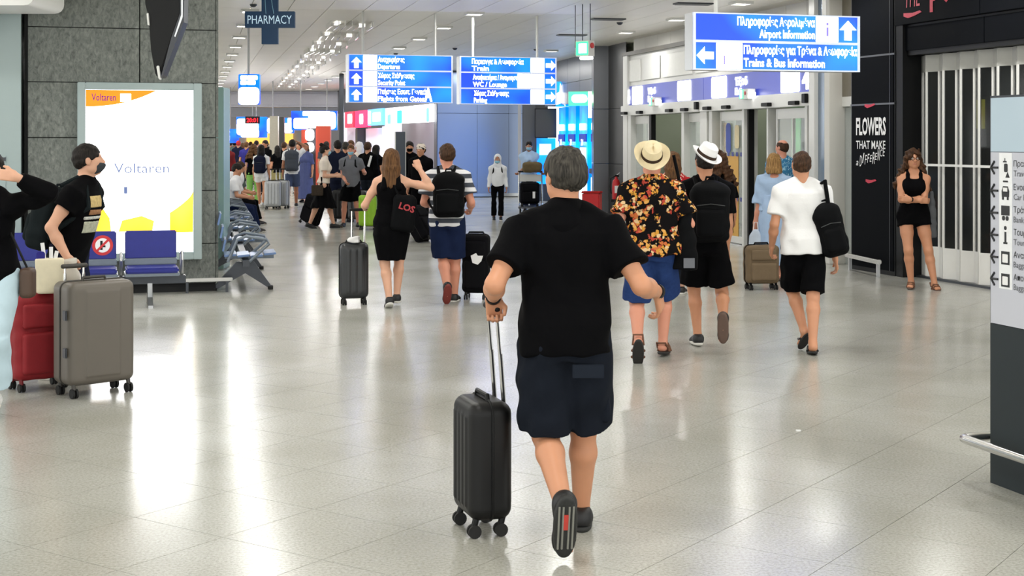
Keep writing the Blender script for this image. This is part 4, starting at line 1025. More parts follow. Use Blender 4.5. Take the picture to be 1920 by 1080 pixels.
for u_, Y, w_, m_, lab in ((513, 48, .28, mat('beige_column', (170, 164, 150), rough=.5), 'beige column in the check-in crowd'), (527, 50, .2, M_DKM2, 'slim dark column in the check-in crowd'), (640, 46, .14, M_STEEL, 'slim steel column before the shop row')):
    tag(MB().bbox((xat(u_, Y) - w_ / 2, Y, 0), (xat(u_, Y) + w_ / 2, Y + w_, CEIL if u_ == 640 else 2.6)).build('pillar', m_, None, bevel=.01), lab, kind='structure')
wz = MB().bbox((-13.8, 73.86, 1.6), (-11.4, 73.985, 2.35)).build('amber_panel', mat('lit_amber', (240, 180, 80), em=1.0, emcol=(250, 190, 90)), None); tag(wz, 'glowing amber wall panel above the far crowd', 'panel')
for k in range(6):
    e = empty('check_in_desk', (-16.5 + 1.9 * k, 62, 0), 0, 'pale check-in desk at the far end, %s from the teal panel side' % ('first', 'second', 'third', 'fourth', 'fifth', 'sixth')[k], 'desk', 'far check-in desks')
    MB().bbox((-.8, 0, 0), (.8, .7, 1.1)).build('counter', M_OFFW, e, bevel=.02); MB().bbox((-.85, -.08, 1.1), (.85, .7, 1.16)).build('counter_top', M_STEEL, e); MB().bbox((-.3, .3, 1.16), (.25, .35, 1.5)).build('monitor', M_BLACK, e)
tag(MB().rbox((0, 0, .002), (.016, .011, .003), .008, axis=2).build('paper_scrap', M_PTXT, None, loc=(gnd(1497, 808).x, gnd(1497, 808).y, .001)), 'tiny white scrap lying on the floor', 'litter')

# ------------------------------------------------------------------ people: materials
def skin_mat(name, col):
    m = mat(name, col, rough=.5, noise=.07, nscale=14)
    b = m.node_tree.nodes['Principled BSDF']; b.inputs['Subsurface Weight'].default_value = .08; b.inputs['Subsurface Radius'].default_value = (.02, .008, .004)
    return m
SK = skin_mat('skin_tan', (198, 140, 106)); SKL = skin_mat('skin_light', (214, 164, 136)); SKD = skin_mat('skin_brown', (168, 112, 82)); SKP = skin_mat('skin_rosy', (208, 142, 116))
def hair_mat(name, col, hi):
    m = mat(name, col, rough=.6, noise=0, spec=.2)
    nt, N, L, b = nodes_of(m)
    tc = N.new('ShaderNodeTexCoord'); mp = N.new('ShaderNodeMapping'); mp.inputs['Scale'].default_value = (60, 60, 7); L.new(tc.outputs['Object'], mp.inputs[0])
    n = N.new('ShaderNodeTexNoise'); n.inputs['Scale'].default_value = 1.6; n.inputs['Detail'].default_value = 4; L.new(mp.outputs[0], n.inputs['Vector'])
    r = ramp(nt, [(.3, col), (.72, hi)]); L.new(n.outputs['Fac'], r.inputs[0]); L.new(r.outputs[0], b.inputs['Base Color'])
    bp = N.new('ShaderNodeBump'); bp.inputs['Strength'].default_value = .6; bp.inputs['Distance'].default_value = .01; L.new(n.outputs['Fac'], bp.inputs['Height']); L.new(bp.outputs[0], b.inputs['Normal'])
    return m
H_GREY = hair_mat('hair_greying', (22, 20, 18), (74, 70, 63)); H_BLACK = hair_mat('hair_black', (14, 12, 11), (40, 34, 30)); H_DBR = hair_mat('hair_dark_brown', (34, 22, 15), (84, 58, 38))
H_BR = hair_mat('hair_brown', (58, 38, 24), (122, 86, 52)); H_BLOND = hair_mat('hair_dark_blond', (104, 74, 42), (186, 146, 92)); H_CURL = hair_mat('hair_curly', (26, 17, 12), (94, 62, 38))
def cloth(name, col, noise=.12, bump=.12, rough=.85, nscale=14): return mat(name, col, rough=rough, noise=noise, nscale=nscale, bump=bump, bscale=60, spec=.07)
C_BLK = cloth('black_cotton', (6, 6, 8)); C_BLK2 = cloth('black_nylon', (11, 12, 14), rough=.7); C_NAVY = cloth('navy_cotton', (24, 28, 36)); C_BLUE = cloth('blue_denim', (38, 58, 104), .25, .2, nscale=40)
C_NBLUE = cloth('navy_shorts_cotton', (24, 34, 62)); C_WHITE = cloth('white_cotton', (232, 232, 232), .04); C_CREAM = cloth('cream_cotton', (222, 210, 196), .06); C_GREY = cloth('grey_melange', (110, 112, 118), .12)
C_LBLUE = cloth('light_blue_cotton', (168, 192, 222), .10, .25); C_JEAN = cloth('pale_jeans', (182, 204, 214), .08); C_DGREY = cloth('dark_grey_nylon', (74, 78, 86)); C_MAROON = cloth('maroon_cloth', (104, 34, 36)); C_GREEN = cloth('lime_trousers', (134, 186, 96))
C_PURPLE = cloth('violet_blue_cloth', (54, 52, 128)); C_DBLUE = cloth('dark_navy_cloth', (26, 30, 48)); C_STEEL = cloth('steel_blue_dress', (84, 92, 136)); C_MASK = cloth('pale_blue_mask', (146, 196, 216), .04); C_MASKG = cloth('dark_grey_mask', (62, 66, 70)); C_SLATE = cloth('slate_blue_shorts', (72, 82, 108))
C_RUST = cloth('rust_cloth', (150, 74, 60)); C_TEALS = cloth('grey_green_cloth', (88, 100, 96)); C_RED = cloth('red_cloth', (170, 40, 40)); C_KHAKI = cloth('khaki_cloth', (150, 140, 96))
M_SOLEW = mat('white_rubber_sole', (215, 213, 206), rough=.6); M_SOLER = mat('brick_red_sole', (120, 46, 40), rough=.7); M_SOLEB = mat('brown_rubber_sole', (92, 72, 62), rough=.7); M_SHOE = mat('black_shoe', (20, 20, 22), rough=.5, bump=.1); M_SHOEW = mat('white_shoe', (225, 225, 225), rough=.5); M_SAND = mat('brown_leather', (104, 68, 46), rough=.6)
M_EYEW = mat('eye_white', (225, 222, 216), rough=.2); M_EYED = mat('eye_dark', (28, 20, 16), rough=.2)

def floral(name, basec, cols, scale):
    m = cloth(name, basec); nt, N, L, b = nodes_of(m)
    tc = N.new('ShaderNodeTexCoord')
    nz = N.new('ShaderNodeTexNoise'); nz.inputs['Scale'].default_value = scale * 2.2; nz.inputs['Detail'].default_value = 2; L.new(tc.outputs['Object'], nz.inputs['Vector'])
    vm = N.new('ShaderNodeVectorMath'); vm.operation = 'MULTIPLY_ADD'; L.new(nz.outputs['Color'], vm.inputs[0]); vm.inputs[1].default_value = (.06, .06, .06); L.new(tc.outputs['Object'], vm.inputs[2])
    v = N.new('ShaderNodeTexVoronoi'); v.inputs['Scale'].default_value = scale; L.new(vm.outputs[0], v.inputs['Vector'])
    v2 = N.new('ShaderNodeTexVoronoi'); v2.inputs['Scale'].default_value = scale * 3.2; L.new(vm.outputs[0], v2.inputs['Vector'])
    sep = N.new('ShaderNodeSeparateColor'); L.new(v2.outputs['Color'], sep.inputs[0])
    cr = ramp(nt, [(i / len(cols), c) for i, c in enumerate(cols)], 'CONSTANT'); L.new(sep.outputs[0], cr.inputs[0])
    fr = ramp(nt, [(0, (255, 255, 255)), (.5, (255, 255, 255)), (.56, (0, 0, 0))]); L.new(v.outputs['Distance'], fr.inputs[0])
    fr2 = ramp(nt, [(0, (255, 255, 255)), (.52, (255, 255, 255)), (.62, (0, 0, 0))]); L.new(v2.outputs['Distance'], fr2.inputs[0])
    mm = N.new('ShaderNodeMath'); mm.operation = 'MULTIPLY'; L.new(fr.outputs[0], mm.inputs[0]); L.new(fr2.outputs[0], mm.inputs[1])
    mx = N.new('ShaderNodeMix'); mx.data_type = 'RGBA'; L.new(mm.outputs[0], mx.inputs['Factor']); mx.inputs['A'].default_value = lin(basec); L.new(cr.outputs[0], mx.inputs['B'])
    L.new(mx.outputs['Result'], b.inputs['Base Color']); return m
C_FLOR = floral('black_floral_print', (16, 14, 15), [(206, 148, 62), (196, 108, 62), (218, 186, 140), (176, 70, 58), (214, 160, 88)], 10.5)
C_REDF = floral('red_floral_print', (158, 34, 38), [(226, 196, 186), (190, 60, 60), (232, 220, 210)], 16)
C_BLUEF = floral('blue_leaf_print', (60, 120, 160), [(150, 205, 225), (40, 90, 140), (190, 225, 235)], 20)
def stripes(name, a, c, period, duty=.5):
    m = cloth(name, a); nt, N, L, b = nodes_of(m)
    tc = N.new('ShaderNodeTexCoord'); sp = N.new('ShaderNodeSeparateXYZ'); L.new(tc.outputs['Object'], sp.inputs[0])
    d = N.new('ShaderNodeMath'); d.operation = 'DIVIDE'; L.new(sp.outputs['Z'], d.inputs[0]); d.inputs[1].default_value = period
    f = N.new('ShaderNodeMath'); f.operation = 'FRACT'; L.new(d.outputs[0], f.inputs[0])
    r = ramp(nt, [(0, a), (duty, c)], 'CONSTANT'); L.new(f.outputs[0], r.inputs[0]); L.new(r.outputs[0], b.inputs['Base Color']); return m
C_STRIPE = stripes('grey_white_stripe', (74, 78, 86), (222, 222, 224), .098, .52)

# ------------------------------------------------------------------ people: builder
def v3(*a): return Vector(a)
def frame(deg):
    a = R(deg); return v3(math.cos(a), math.sin(a), 0), v3(-math.sin(a), math.cos(a), 0)
def ik(a, b, l1, l2, pole):
    d = b - a; L = d.length
    if L > (l1 + l2) * .999:
        k = L / ((l1 + l2) * .999); l1 *= k; l2 *= k
    x = (l1 * l1 - l2 * l2 + L * L) / (2 * L); hgt = math.sqrt(max(l1 * l1 - x * x, 0)); dn = d.normalized()
    p = pole - dn * pole.dot(dn)
    if p.length < 1e-4: p = v3(0, 1, 0)
    return a + dn * x + p.normalized() * hgt
MALE = [(-.16, .12, .095, 0), (-.05, .158, .108, -.005), (.1, .165, .112, -.005), (.28, .155, .108, .008), (.45, .152, .11, .01), (.65, .168, .118, .004), (.8, .165, .108, -.006), (.9, .125, .085, -.012), (1.0, .066, .062, -.01)]
FEM = [(-.16, .13, .1, 0), (-.05, .17, .115, -.012), (.08, .172, .114, -.01), (.25, .142, .098, .004), (.42, .124, .088, .006), (.62, .14, .1, .004), (.8, .145, .092, -.006), (.9, .11, .075, -.012), (1.0, .056, .054, -.01)]
ALLP = []
class Person:
    def __init__(s, u, Y, h, label, face=0, sh=None, head=(0, 0), lean=(0, 0), hip=(0, 0), drop=0.0, feet=None, hands=(None, None), elb=(None, None), knee=(None, None), build=1.0, sex='m',
                 skin=SK, vox=None, curl=(.5, .5), hdir=(None, None), hnor=(None, None), shw=1.0, headk=1.0, belly=0.0, seat=None, limb=1.0, group=None, footk=1.0):
        s.u, s.Y, s.h = u, Y, h; s.s = k = h / 1.78; s.root = v3(xat(u, Y), Y, 0); s.sex = sex; s.build = build
        s.vox = vox or (.0075 if Y < 13 else .009 if Y < 20 else .012 if Y < 34 else .016)
        s.r, s.f = frame(face); s.sr, s.sf = frame(face if sh is None else sh); s.face = face; s.shdeg = face if sh is None else sh
        s.o = empty('person', s.root, 0, label, 'person', group); s.skin = skin
        up = v3(0, 0, 1)
        s.pc = s.r * hip[0] + s.f * hip[1] + up * ((.93 * k if seat is None else seat + .08 * k) - drop)
        s.nk = s.pc + (up * .57 + s.r * lean[0] + s.f * lean[1]).normalized() * .57 * k
        s.ax = (s.nk - s.pc).normalized()
        mid = s.r + s.sr; s.tr = (mid - s.ax * mid.dot(s.ax)).normalized(); s.tf = s.ax.cross(s.tr)
        s.hipj = [s.pc + s.r * (d * .092 * k * (1.08 if sex == 'f' else 1)) - up * .03 * k for d in (-1, 1)]
        wsh = (.182 if sex == 'm' else .16) * k * shw; s.shj = [s.pc + s.ax * (.476 * k) + s.sr * (d * wsh) for d in (-1, 1)]
        fr = []
        for i, d in enumerate((-1, 1)):
            q = feet[i] if feet else (d * .1, 0, .085 * k, 0, d * -8)
            if isinstance(q[0], Vector): pos, pit, yaw = q[0], q[1], q[2]
            else: pos, pit, yaw = s.r * q[0] + s.f * q[1] + up * q[2], q[3], q[4]
            fr.append((pos, pit, yaw))
        s.ank = [q[0] for q in fr]
        s.kn = [ik(s.hipj[i], s.ank[i], .415 * k, .405 * k, (knee[i] if knee[i] else s.f + s.r * (.12 * (-1, 1)[i]))) for i in (0, 1)]
        s.fM = []
        for i, (pos, pit, yaw) in enumerate(fr):
            M = Matrix.Translation(pos) @ Matrix.Rotation(R(face + yaw), 4, 'Z') @ Matrix.Rotation(R(-pit), 4, 'X') @ Matrix.Scale(k * footk, 4); s.fM.append(M)
        s.wr = []; s.el = []
        for i, d in enumerate((-1, 1)):
            w = hands[i]
            if w is None: w = s.shj[i] + s.sr * (d * .07 * k) + s.sf * .06 * k - up * .525 * k
            s.wr.append(w); s.el.append(ik(s.shj[i], w, .29 * k, .255 * k, elb[i] if elb[i] else -s.sf + s.sr * (d * .22)))
        hc = s.nk + (s.ax * .5 + up * .5).normalized() * .157 * k; s.hk = k * headk
        s.hM = Matrix.Translation(hc) @ Matrix.Rotation(R(s.shdeg + head[0]), 4, 'Z') @ Matrix.Rotation(R(head[1]), 4, 'X') @ Matrix.Scale(s.hk, 4)
        s.limb = limb; s.belly = belly
        s.curl = curl; s.hdir = hdir; s.hnor = hnor
        s.body(); ALLP.append(s)
    def at(s, u, v, dy=0.0): return px(u, v, s.Y + dy) - s.root
    def secs(s, e, t0, t1, drop=0.0):
        base = FEM if s.sex == 'f' else MALE; T_ = [q[0] for q in base]; out = []
        n = 14
        for i in range(n + 1):
            t = t0 + (t1 - t0) * i / n
            g = lambda j: float(np.interp(max(t, .02) if drop else t, T_, [q[j] for q in base]))
            bl = s.belly * math.exp(-((t - .3) / .22) ** 2)
            bk = s.build if t < .82 else 1 + (s.build - 1) * max(0, (1 - t) / .18) * .8
            out.append((t, (g(1) * bk + bl * .35) * s.s + e, (g(2) * bk + bl * .5) * s.s + e, (g(3) + bl * .5) * s.s))
        return out
    def torso(s, F, e, t0=-.16, t1=1.0, drop=0.0, p=2.2, soft=.03):
        F.loft(s.pc, s.pc + s.ax * .57 * s.s, s.tr, s.secs(e, t0, t1, drop), k=.03, p=p, soft=soft)
        if s.sex == 'f':
            for d in (-1, 1): c = s.pc + s.ax * (.36 * s.s) + s.tr * (d * .068 * s.s * s.build) + s.tf * (.075 * s.s * s.build); F.ell(c, [(.062 * s.s + e * .6)] * 3, k=.05)
    def shoulders(s, F, e):
        k = s.s
        for i in (0, 1): F.cap(s.pc + s.ax * (.572 * k) + s.sr * ((-1, 1)[i] * .036 * k), s.shj[i] + s.ax * .004, (.046 if s.sex == 'm' else .036) * k + e * .6, (.054 if s.sex == 'm' else .043) * k * (.6 + .4 * s.build) + e, k=.05)
    def body(s):
        k = s.s; F = Field(); lb = s.limb * (1 if s.sex == 'm' else .93); fem = s.sex == 'f'
        s.torso(F, 0); s.shoulders(F, 0)
        for i in (0, 1):
            h, n, a = s.hipj[i], s.kn[i], s.ank[i]; th = (.088 if not fem else .092) * k * lb
            F.cap(h, h.lerp(n, .45), th, .074 * k * lb, k=.04); F.cap(h.lerp(n, .45), n, .074 * k * lb, .054 * k * lb, k=.03)
            back = -(s.f - (a - n).normalized() * s.f.dot((a - n).normalized())); back = back.normalized() if back.length > 1e-3 else -s.f
            c = n.lerp(a, .3) + back * (.014 * k)
            F.cap(n, c, .05 * k * lb, .057 * k * lb, k=.03); F.cap(c, a, .056 * k * lb, .034 * k * lb, k=.02)
            M = s.fM[i]
            F.cap(M @ v3(0, -.03, -.045), M @ v3(0, .06, -.055), .034 * k, .032 * k, k=.03); F.cap(a, M @ v3(0, -.015, -.04), .034 * k, .034 * k, k=.02)
            F.ell(M @ v3(0, .1, -.062), (.04 * k, .055 * k, .021 * k), M.to_3x3().normalized(), k=.02)
            for q in range(5): xx = (.028 - .0145 * q) * (1 if i == 0 else -1); F.cap(M @ v3(xx, .125, -.068), M @ v3(xx * 1.05, .162 - .009 * q, -.071), .0105 * k, .009 * k, k=.006)
            sj, e, w = s.shj[i], s.el[i], s.wr[i]; ua = (.05 if not fem else .041) * k * lb
            F.cap(sj, sj.lerp(e, .5), ua, .044 * k * lb, k=.04); F.cap(sj.lerp(e, .5), e, .044 * k * lb * (1 if not fem else .9), .038 * k * lb, k=.03)
            F.cap(e, e.lerp(w, .35), .038 * k * lb, .041 * k * lb, k=.02); F.cap(e.lerp(w, .35), w, .041 * k * lb, .027 * k, k=.02)
            s.hand(F, i)
        hm = s.hM; hk = s.hk; R3 = hm.to_3x3().normalized()
        F.cap(s.nk - s.ax * .03 * k, hm @ v3(0, -.022, -.04), .062 * k * (1 if not fem else .82), .054 * k * (1 if not fem else .84), k=.03)
        E = lambda c, r, kk=.02, mode='u': F.ell(hm @ v3(*c), [q * hk for q in r], R3, kk, mode)
        E((0, -.012, .03), (.075, .094, .089)); E((0, .022, -.03), (.06, .068, .082), .03); E((0, .058, -.092), (.027, .024, .02), .03)
        for d in (-1, 1):
            E((d * .043, .05, -.018), (.024, .024, .03), .025); E((d * .032, .098, .01), (.014, .012, .009), .012, 's')
            E((d * .08, -.008, -.006), (.009, .021, .033), .008); F.cap(hm @ v3(d * .012, .084, .028), hm @ v3(d * .046, .074, .03), .009 * hk, .007 * hk, k=.012)
            E((d * .013, .1, -.026), (.010, .012, .009), .008); E((d * .05, .02, -.065), (.02, .03, .025), .03)
        F.cap(hm @ v3(0, .09, .012), hm @ v3(0, .11, -.022), .008 * hk, .0115 * hk, k=.012)
        F.cap(hm @ v3(-.018, .086, -.054), hm @ v3(.018, .086, -.054), .0065 * hk, k=.008); F.cap(hm @ v3(-.015, .084, -.066), hm @ v3(.015, .084, -.066), .0075 * hk, k=.008)
        fobj('body', F, s.vox, s.skin, s.o)
    def hand(s, F, i):
        k = s.s; W = s.wr[i]; d = s.hdir[i] if s.hdir[i] else (W - s.el[i]).normalized(); d = d.normalized()
        n = s.hnor[i] if s.hnor[i] else s.sr * (1, -1)[i]; n = n - d * n.dot(d); n = n.normalized() if n.length > 1e-3 else s.sf.copy()
        a = n.cross(d) * (1, -1)[i]; cu = s.curl[i]; fr = max(.0088 * k, s.vox * .72)
        Rm = Matrix((a, d, n)).transposed()
        F.box(W + d * .045 * k, (.038 * k, .05 * k, .0145 * k), .012 * k, Rm, k=.02)
        for q in range(4):
            p = W + d * .088 * k + a * ((.029 - .0195 * q) * k); L = (.07, .079, .073, .057)[q] * k; ang = R(cu * 48 + 4)
            for sg, fl in enumerate((.45, .32, .25)):
                dd = d * math.cos(ang) + n * math.sin(ang); e = p + dd * L * fl * 1.05; F.cap(p, e, fr * (1 - .06 * sg), fr * (.95 - .07 * sg), k=.004); p = e; ang += R(cu * 62 + 5)
        p = W + d * .022 * k + a * .026 * k; m = p + (a * .62 + d * .7 + n * .25 * cu).normalized() * .04 * k; e = m + (d * .9 + a * (.35 - .5 * cu) + n * (.2 + .5 * cu)).normalized() * .034 * k
        F.cap(p, m, .014 * k, max(.0105 * k, fr), k=.012); F.cap(m, e, max(.0105 * k, fr), max(.009 * k, fr * .9), k=.006)
    # ---- garments (children of the person)
    def top(s, m, sleeve=.55, hem=-.14, ease=.014, name='shirt', neck=.985, fold=.004, seed=1, flare=.0, tank=False, sl_ease=.016, p=2.3):
        F = Field(); k = s.s; sc = s.secs(ease, hem, neck if not tank else .84, drop=.02)
        sc = [(t, a - ease * .8 * max(0, min(1, (t - .86) / .1)), b - ease * .8 * max(0, min(1, (t - .86) / .1)), o) for t, a, b, o in sc]
        if flare: sc = [(t, a + flare * max(0, (.5 - t)), b + flare * max(0, (.5 - t)), o) for t, a, b, o in sc]
        F.loft(s.pc, s.pc + s.ax * .57 * k, s.tr, sc, k=.03, p=p, soft=.014)
        if s.sex == 'f':
            for d in (-1, 1): c = s.pc + s.ax * (.36 * k) + s.tr * (d * .068 * k * s.build) + s.tf * (.075 * k * s.build); F.ell(c, [(.064 * k + ease * .6)] * 3, k=.06)
        if tank:
            for d in (-1, 1):
                a_ = s.pc + s.ax * (.42 * k) + s.tr * (d * .085 * k)
                top_ = s.pc + s.ax * (.555 * k) + s.sr * (d * .085 * k)
                yy = (.092 * s.build + .004) * k; tp_ = s.pc + s.ax * (.578 * k) + s.sr * (d * .075 * k); F.cap(a_ + s.tf * yy, s.pc + s.ax * (.53 * k) + s.sr * (d * .08 * k) + s.tf * .055 * k, .022, k=.012); F.cap(s.pc + s.ax * (.53 * k) + s.sr * (d * .08 * k) + s.tf * .055 * k, tp_, .02, k=.012); F.cap(tp_, s.pc + s.ax * (.5 * k) + s.tr * (d * .07 * k) - s.tf * (.085 * k), .022, .03, k=.012); F.cap(s.pc + s.ax * (.5 * k) + s.tr * (d * .07 * k) - s.tf * (.085 * k), a_ - s.tf * yy, .03, .035, k=.012)
        else:
            s.shoulders(F, ease)
            for i in (0, 1):
                sj, e, w = s.shj[i], s.el[i], s.wr[i]; r0 = (.052 if s.sex == 'm' else .044) * k * s.limb + sl_ease
                if sleeve <= 1: F.loft(sj, e, s.sf if abs((e - sj).normalized().dot(s.sf)) < .9 else v3(0, 0, 1), [(-.1, r0 * .95, r0 * .95), (sleeve, r0 + .006, r0 + .008)], k=.04, soft=.006)
                else:
                    F.cap(sj, e, r0, .04 * k * s.limb + sl_ease, k=.04); F.loft(e, w, s.sf if abs((w - e).normalized().dot(s.sf)) < .9 else v3(0, 0, 1), [(-.08, .042 * k * s.limb + sl_ease, .042 * k * s.limb + sl_ease), (sleeve - 1, .032 * k + sl_ease * .8, .032 * k + sl_ease * .8)], k=.03, soft=.006)
        if fold: F.noise(fold, 26, seed, (1, 1, .55))
        return fobj(name, F, s.vox, m, s.o)
    def collar(s, m, up=.035, r=.07):
        F = Field(); k = s.s; F.cap(s.pc + s.ax * .5 * k - s.tf * .02, s.pc + s.ax * .56 * k - s.tf * .012, r * k * 1.5, r * k * 1.2, k=.02); F.loft(s.pc + s.ax * .545 * k, s.nk + s.ax * up, s.tr, [(0, r * k * 1.25, r * k * 1.15, -.008), (1, r * k * .98, r * k * .95, -.006)], k=.01, soft=.006); return fobj('collar', F, s.vox, m, s.o)
    def shorts(s, m, leg=.85, ease=.022, waist=.12, name='shorts', flare=.02, fold=.005, seed=2, calf=None):
        F = Field(); k = s.s; lb = s.limb * (1 if s.sex == 'm' else .95)
        sc = [(t, a, b, o) for t, a, b, o in s.secs(.012, -.17, waist, drop=0)]
        F.loft(s.pc, s.pc + s.ax * .57 * k, s.tr, sc, k=.03, p=2.3, soft=.012)
        for i in (0, 1):
            h, n, a = s.hipj[i], s.kn[i], s.ank[i]
            if calf is None:
                F.loft(h, n, s.r, [(-.1, .086 * k * lb + .004, .092 * k * lb + .008), (.1, .092 * k * lb + ease * .5, .097 * k * lb + ease * .6), (.4, .086 * k * lb + ease, .09 * k * lb + ease), (leg, .068 * k * lb + ease + flare, .07 * k * lb + ease + flare)], k=.035, soft=.008)
            else:
                F.cap(h.lerp(n, .05), n, .09 * k * lb + ease * .8, .062 * k * lb + ease, k=.04)
                F.loft(n, a, s.r, [(-.05, .062 * k * lb + ease, .062 * k * lb + ease), (calf, .048 * k * lb + ease + flare, .05 * k * lb + ease + flare)], k=.03, soft=.008)
        if fold: F.noise(fold, 30, seed, (1, 1, .6))
        return fobj(name, F, s.vox, m, s.o)
    def skirt(s, m, zhem, name='skirt', wtop=.3, rx=.2, ry=.17, shift=(0, 0), fold=.006, hipe=.016, seed=3, mid=None):
        F = Field(); k = s.s; b = v3(s.pc.x + shift[0], s.pc.y + shift[1], zhem); a = s.pc + s.ax * (wtop * .57 * k)
        hx = s.secs(hipe, wtop, wtop + .01)[0]; hp = s.secs(hipe, .0, .01)[0]; L = (b - a).length; th = min(.9, (wtop * .57 * k) / L + .05)
        sc = [(0, hx[1], hx[2], hx[3]), (th, hp[1], hp[2], hp[3])]
        if mid: sc.append((mid[0], mid[1], mid[2], 0))
        sc.append((1, rx, ry, 0))
        F.loft(a, b, -s.r, sc, k=.03, p=2.2, soft=.01)
        if fold: F.noise(fold, 34, seed, (1, 1, .12))
        return fobj(name, F, s.vox, m, s.o)
    def shoes(s, m=M_SHOE, sole=M_SOLEW, kind='sneaker', soles=(None, None)):
        for i in (0, 1):
            M = s.fM[i]; vx = max(.0055, min(s.vox, .011)); sl = soles[i] or sole
            if kind == 'sneaker':
                F = Field(); F.ell((0, -.035, -.04), (.041, .05, .05), k=.03); F.cap((0, -.02, -.035), (0, .09, -.05), .044, .04, k=.03); F.ell((0, .125, -.058), (.048, .062, .032), k=.03); F.cap((0, -.03, -.02), (0, .01, -.02), .042, .04, k=.02); F.cut((0, 0, -.066), (0, 0, -1)); F.cut((0, 0, .022), (0, -.25, 1), .01)
                sh_o = fobj('shoe', F, vx, m, s.o, M)
                G = Field(); G.loft((0, .048, -.088), (0, .048, -.06), (1, 0, 0), [(0, .044, .137), (.7, .049, .142), (1, .048, .14)], k=.01, p=2.4, soft=.008); fobj('sole', G, vx, sl, sh_o, M)
                if s.Y < 20: MB().tube([M @ v3(-.03, .05, -.018), M @ v3(0, .06, -.008), M @ v3(.03, .05, -.018)], .006, 6).build('lace', sl, sh_o, True)
            else:
                G = Field(); G.loft((0, .05, -.1), (0, .05, -.078), (1, 0, 0), [(0, .043, .13), (1, .046, .134)], k=.01, p=2.3, soft=.006); so_ = fobj('sandal', G, vx, sl, s.o, M)
                def strap(pts, r_): MB().tube([M @ v3(*p) for p in pts], r_ * s.s, 8).build('strap', m, so_, True)
                if kind == 'flip':
                    strap([(.045, .03, -.075), (.03, .09, -.036), (0, .135, -.055)], .011); strap([(-.045, .03, -.075), (-.03, .09, -.036), (0, .135, -.055)], .011)
                else:
                    strap([(-.046, .09, -.08), (-.03, .1, -.04), (.03, .1, -.038), (.046, .09, -.08)], .012); strap([(-.045, .03, -.08), (-.03, .05, -.02), (.03, .05, -.02), (.045, .03, -.08)], .012); strap([(-.042, -.0, -.05), (-.035, -.07, -.01), (.035, -.07, -.01), (.042, 0, -.05)], .009)
    def hair(s, m, kind='short', length=.3, vol=.013, seed=4, part=None):
        F = Field(); vx = max(.006, min(s.vox, .012))
        F.ell((0, -.014, .032), (.075 + vol, .094 + vol, .089 + vol), k=.02)
        if kind in ('short', 'bald'):
            F.ell((0, -.03, .0), (.072 + vol, .08 + vol, .085), k=.02)
            F.cut((0, 0, -.022), (0, .62, -1)); F.ell((0, .125, -.035), (.09, .068, .1), k=.015, mode='s')
            for d in (-1, 1): F.ell((d * .1, .0, -.014), (.036, .03, .04), k=.01, mode='s')
            if kind == 'bald': F.ell((0, -.03, .12), (.07, .09, .07), k=.02, mode='s')
        else:
            F.ell((0, .125, -.05), (.078, .07, .125), k=.015, mode='s')
            rs = np.random.RandomState(seed); n = 13; amp = {'long': .012, 'curly': .05, 'bob': .01, 'tail': .01}[kind]
            if kind == 'tail':
                F.cut((0, 0, -.04), (0, .3, -1)); F.cap((0, -.1, .03), (0, -.15, -.02), .035, .03, k=.02); F.cap((0, -.15, -.02), (0, -.13, -length), .034, .018, k=.02)
            elif kind == 'bun': pass
            else:
                for q in range(n):
                    t = R(-205 + 230.0 * q / (n - 1)) ; x, y = math.cos(t), math.sin(t)
                    if y > .35: continue
                    L = length * (1 if kind != 'curly' else rs.uniform(.8, 1.1)); w = 1.0 if kind != 'curly' else 2.1
                    p0 = (x * .068, y * .082 - .012, .03); p1 = (x * .08 * (1 + .3 * (w - 1)), y * .085 - .02, -.09); p2 = (x * .09 * w + rs.uniform(-amp, amp), y * .06 - .045 + rs.uniform(-amp, amp), -L)
                    rr = .026 if kind == 'long' else .03 if kind == 'bob' else .042
                    F.cap(p0, p1, rr, rr, k=.02); F.cap(p1, p2, rr, rr * (.75 if kind != 'bob' else .95), k=.02)
        nz = {'short': .003, 'bald': .002, 'long': .004, 'curly': .013, 'bob': .004, 'tail': .004}[kind]
        F.noise(nz, 60 if kind == 'curly' else 90, seed, (1, 1, 1 if kind in ('curly', 'short') else .15))
        return fobj('hair', F, vx, m, s.o, s.hM)
    def bun(s, m): F = Field(); F.ell((0, -.075, .13), (.045, .045, .04), k=.02); F.noise(.004, 80, 2); return fobj('hair_bun', F, .01, m, s.o, s.hM)
    def hat(s, m, band, tilt=0, brim=.15, roll=0.0, off=(0, -.012, .055)):
        M = s.hM @ Matrix.Translation(off) @ Matrix.Rotation(R(tilt), 4, 'X') @ Matrix.Rotation(R(roll), 4, 'Y')
        prof = [(.001, .118), (.03, .122), (.055, .118), (.078, .1), (.086, .06), (.094, .012), (.1, .006), (.125, .0), (brim, .01), (brim + .002, .006), (.125, -.006), (.095, -.002), (.09, .0)]
        mb = MB(); n = 40; rows = len(prof)
        for r_, z in prof:
            for q in range(n):
                t = 2 * math.pi * q / n; c_ = math.cos(t); rr = r_
                zz_ = z + (.035 * (abs(c_) ** 2) * max(0, (r_ - .1) / .06)); pinch = (-.022 * math.exp(-(c_ / .35) ** 2) if (r_ < .06 and z > .1) else 0)
                mb.v.append(M @ v3(rr * c_ * .94, rr * math.sin(t) * 1.12, zz_ + pinch))
        for i in range(rows - 1):
            for q in range(n): mb.f.append((i * n + q, i * n + (q + 1) % n, (i + 1) * n + (q + 1) % n, (i + 1) * n + q))
        h_ = mb.build('hat', m, s.o, True)
        MB().lathe([(.0945, .012), (.097, .013), (.0935, .038), (.0905, .038)], 36, M @ Matrix.Diagonal((.945, 1.125, 1, 1))).build('hat_band', band, h_, True)
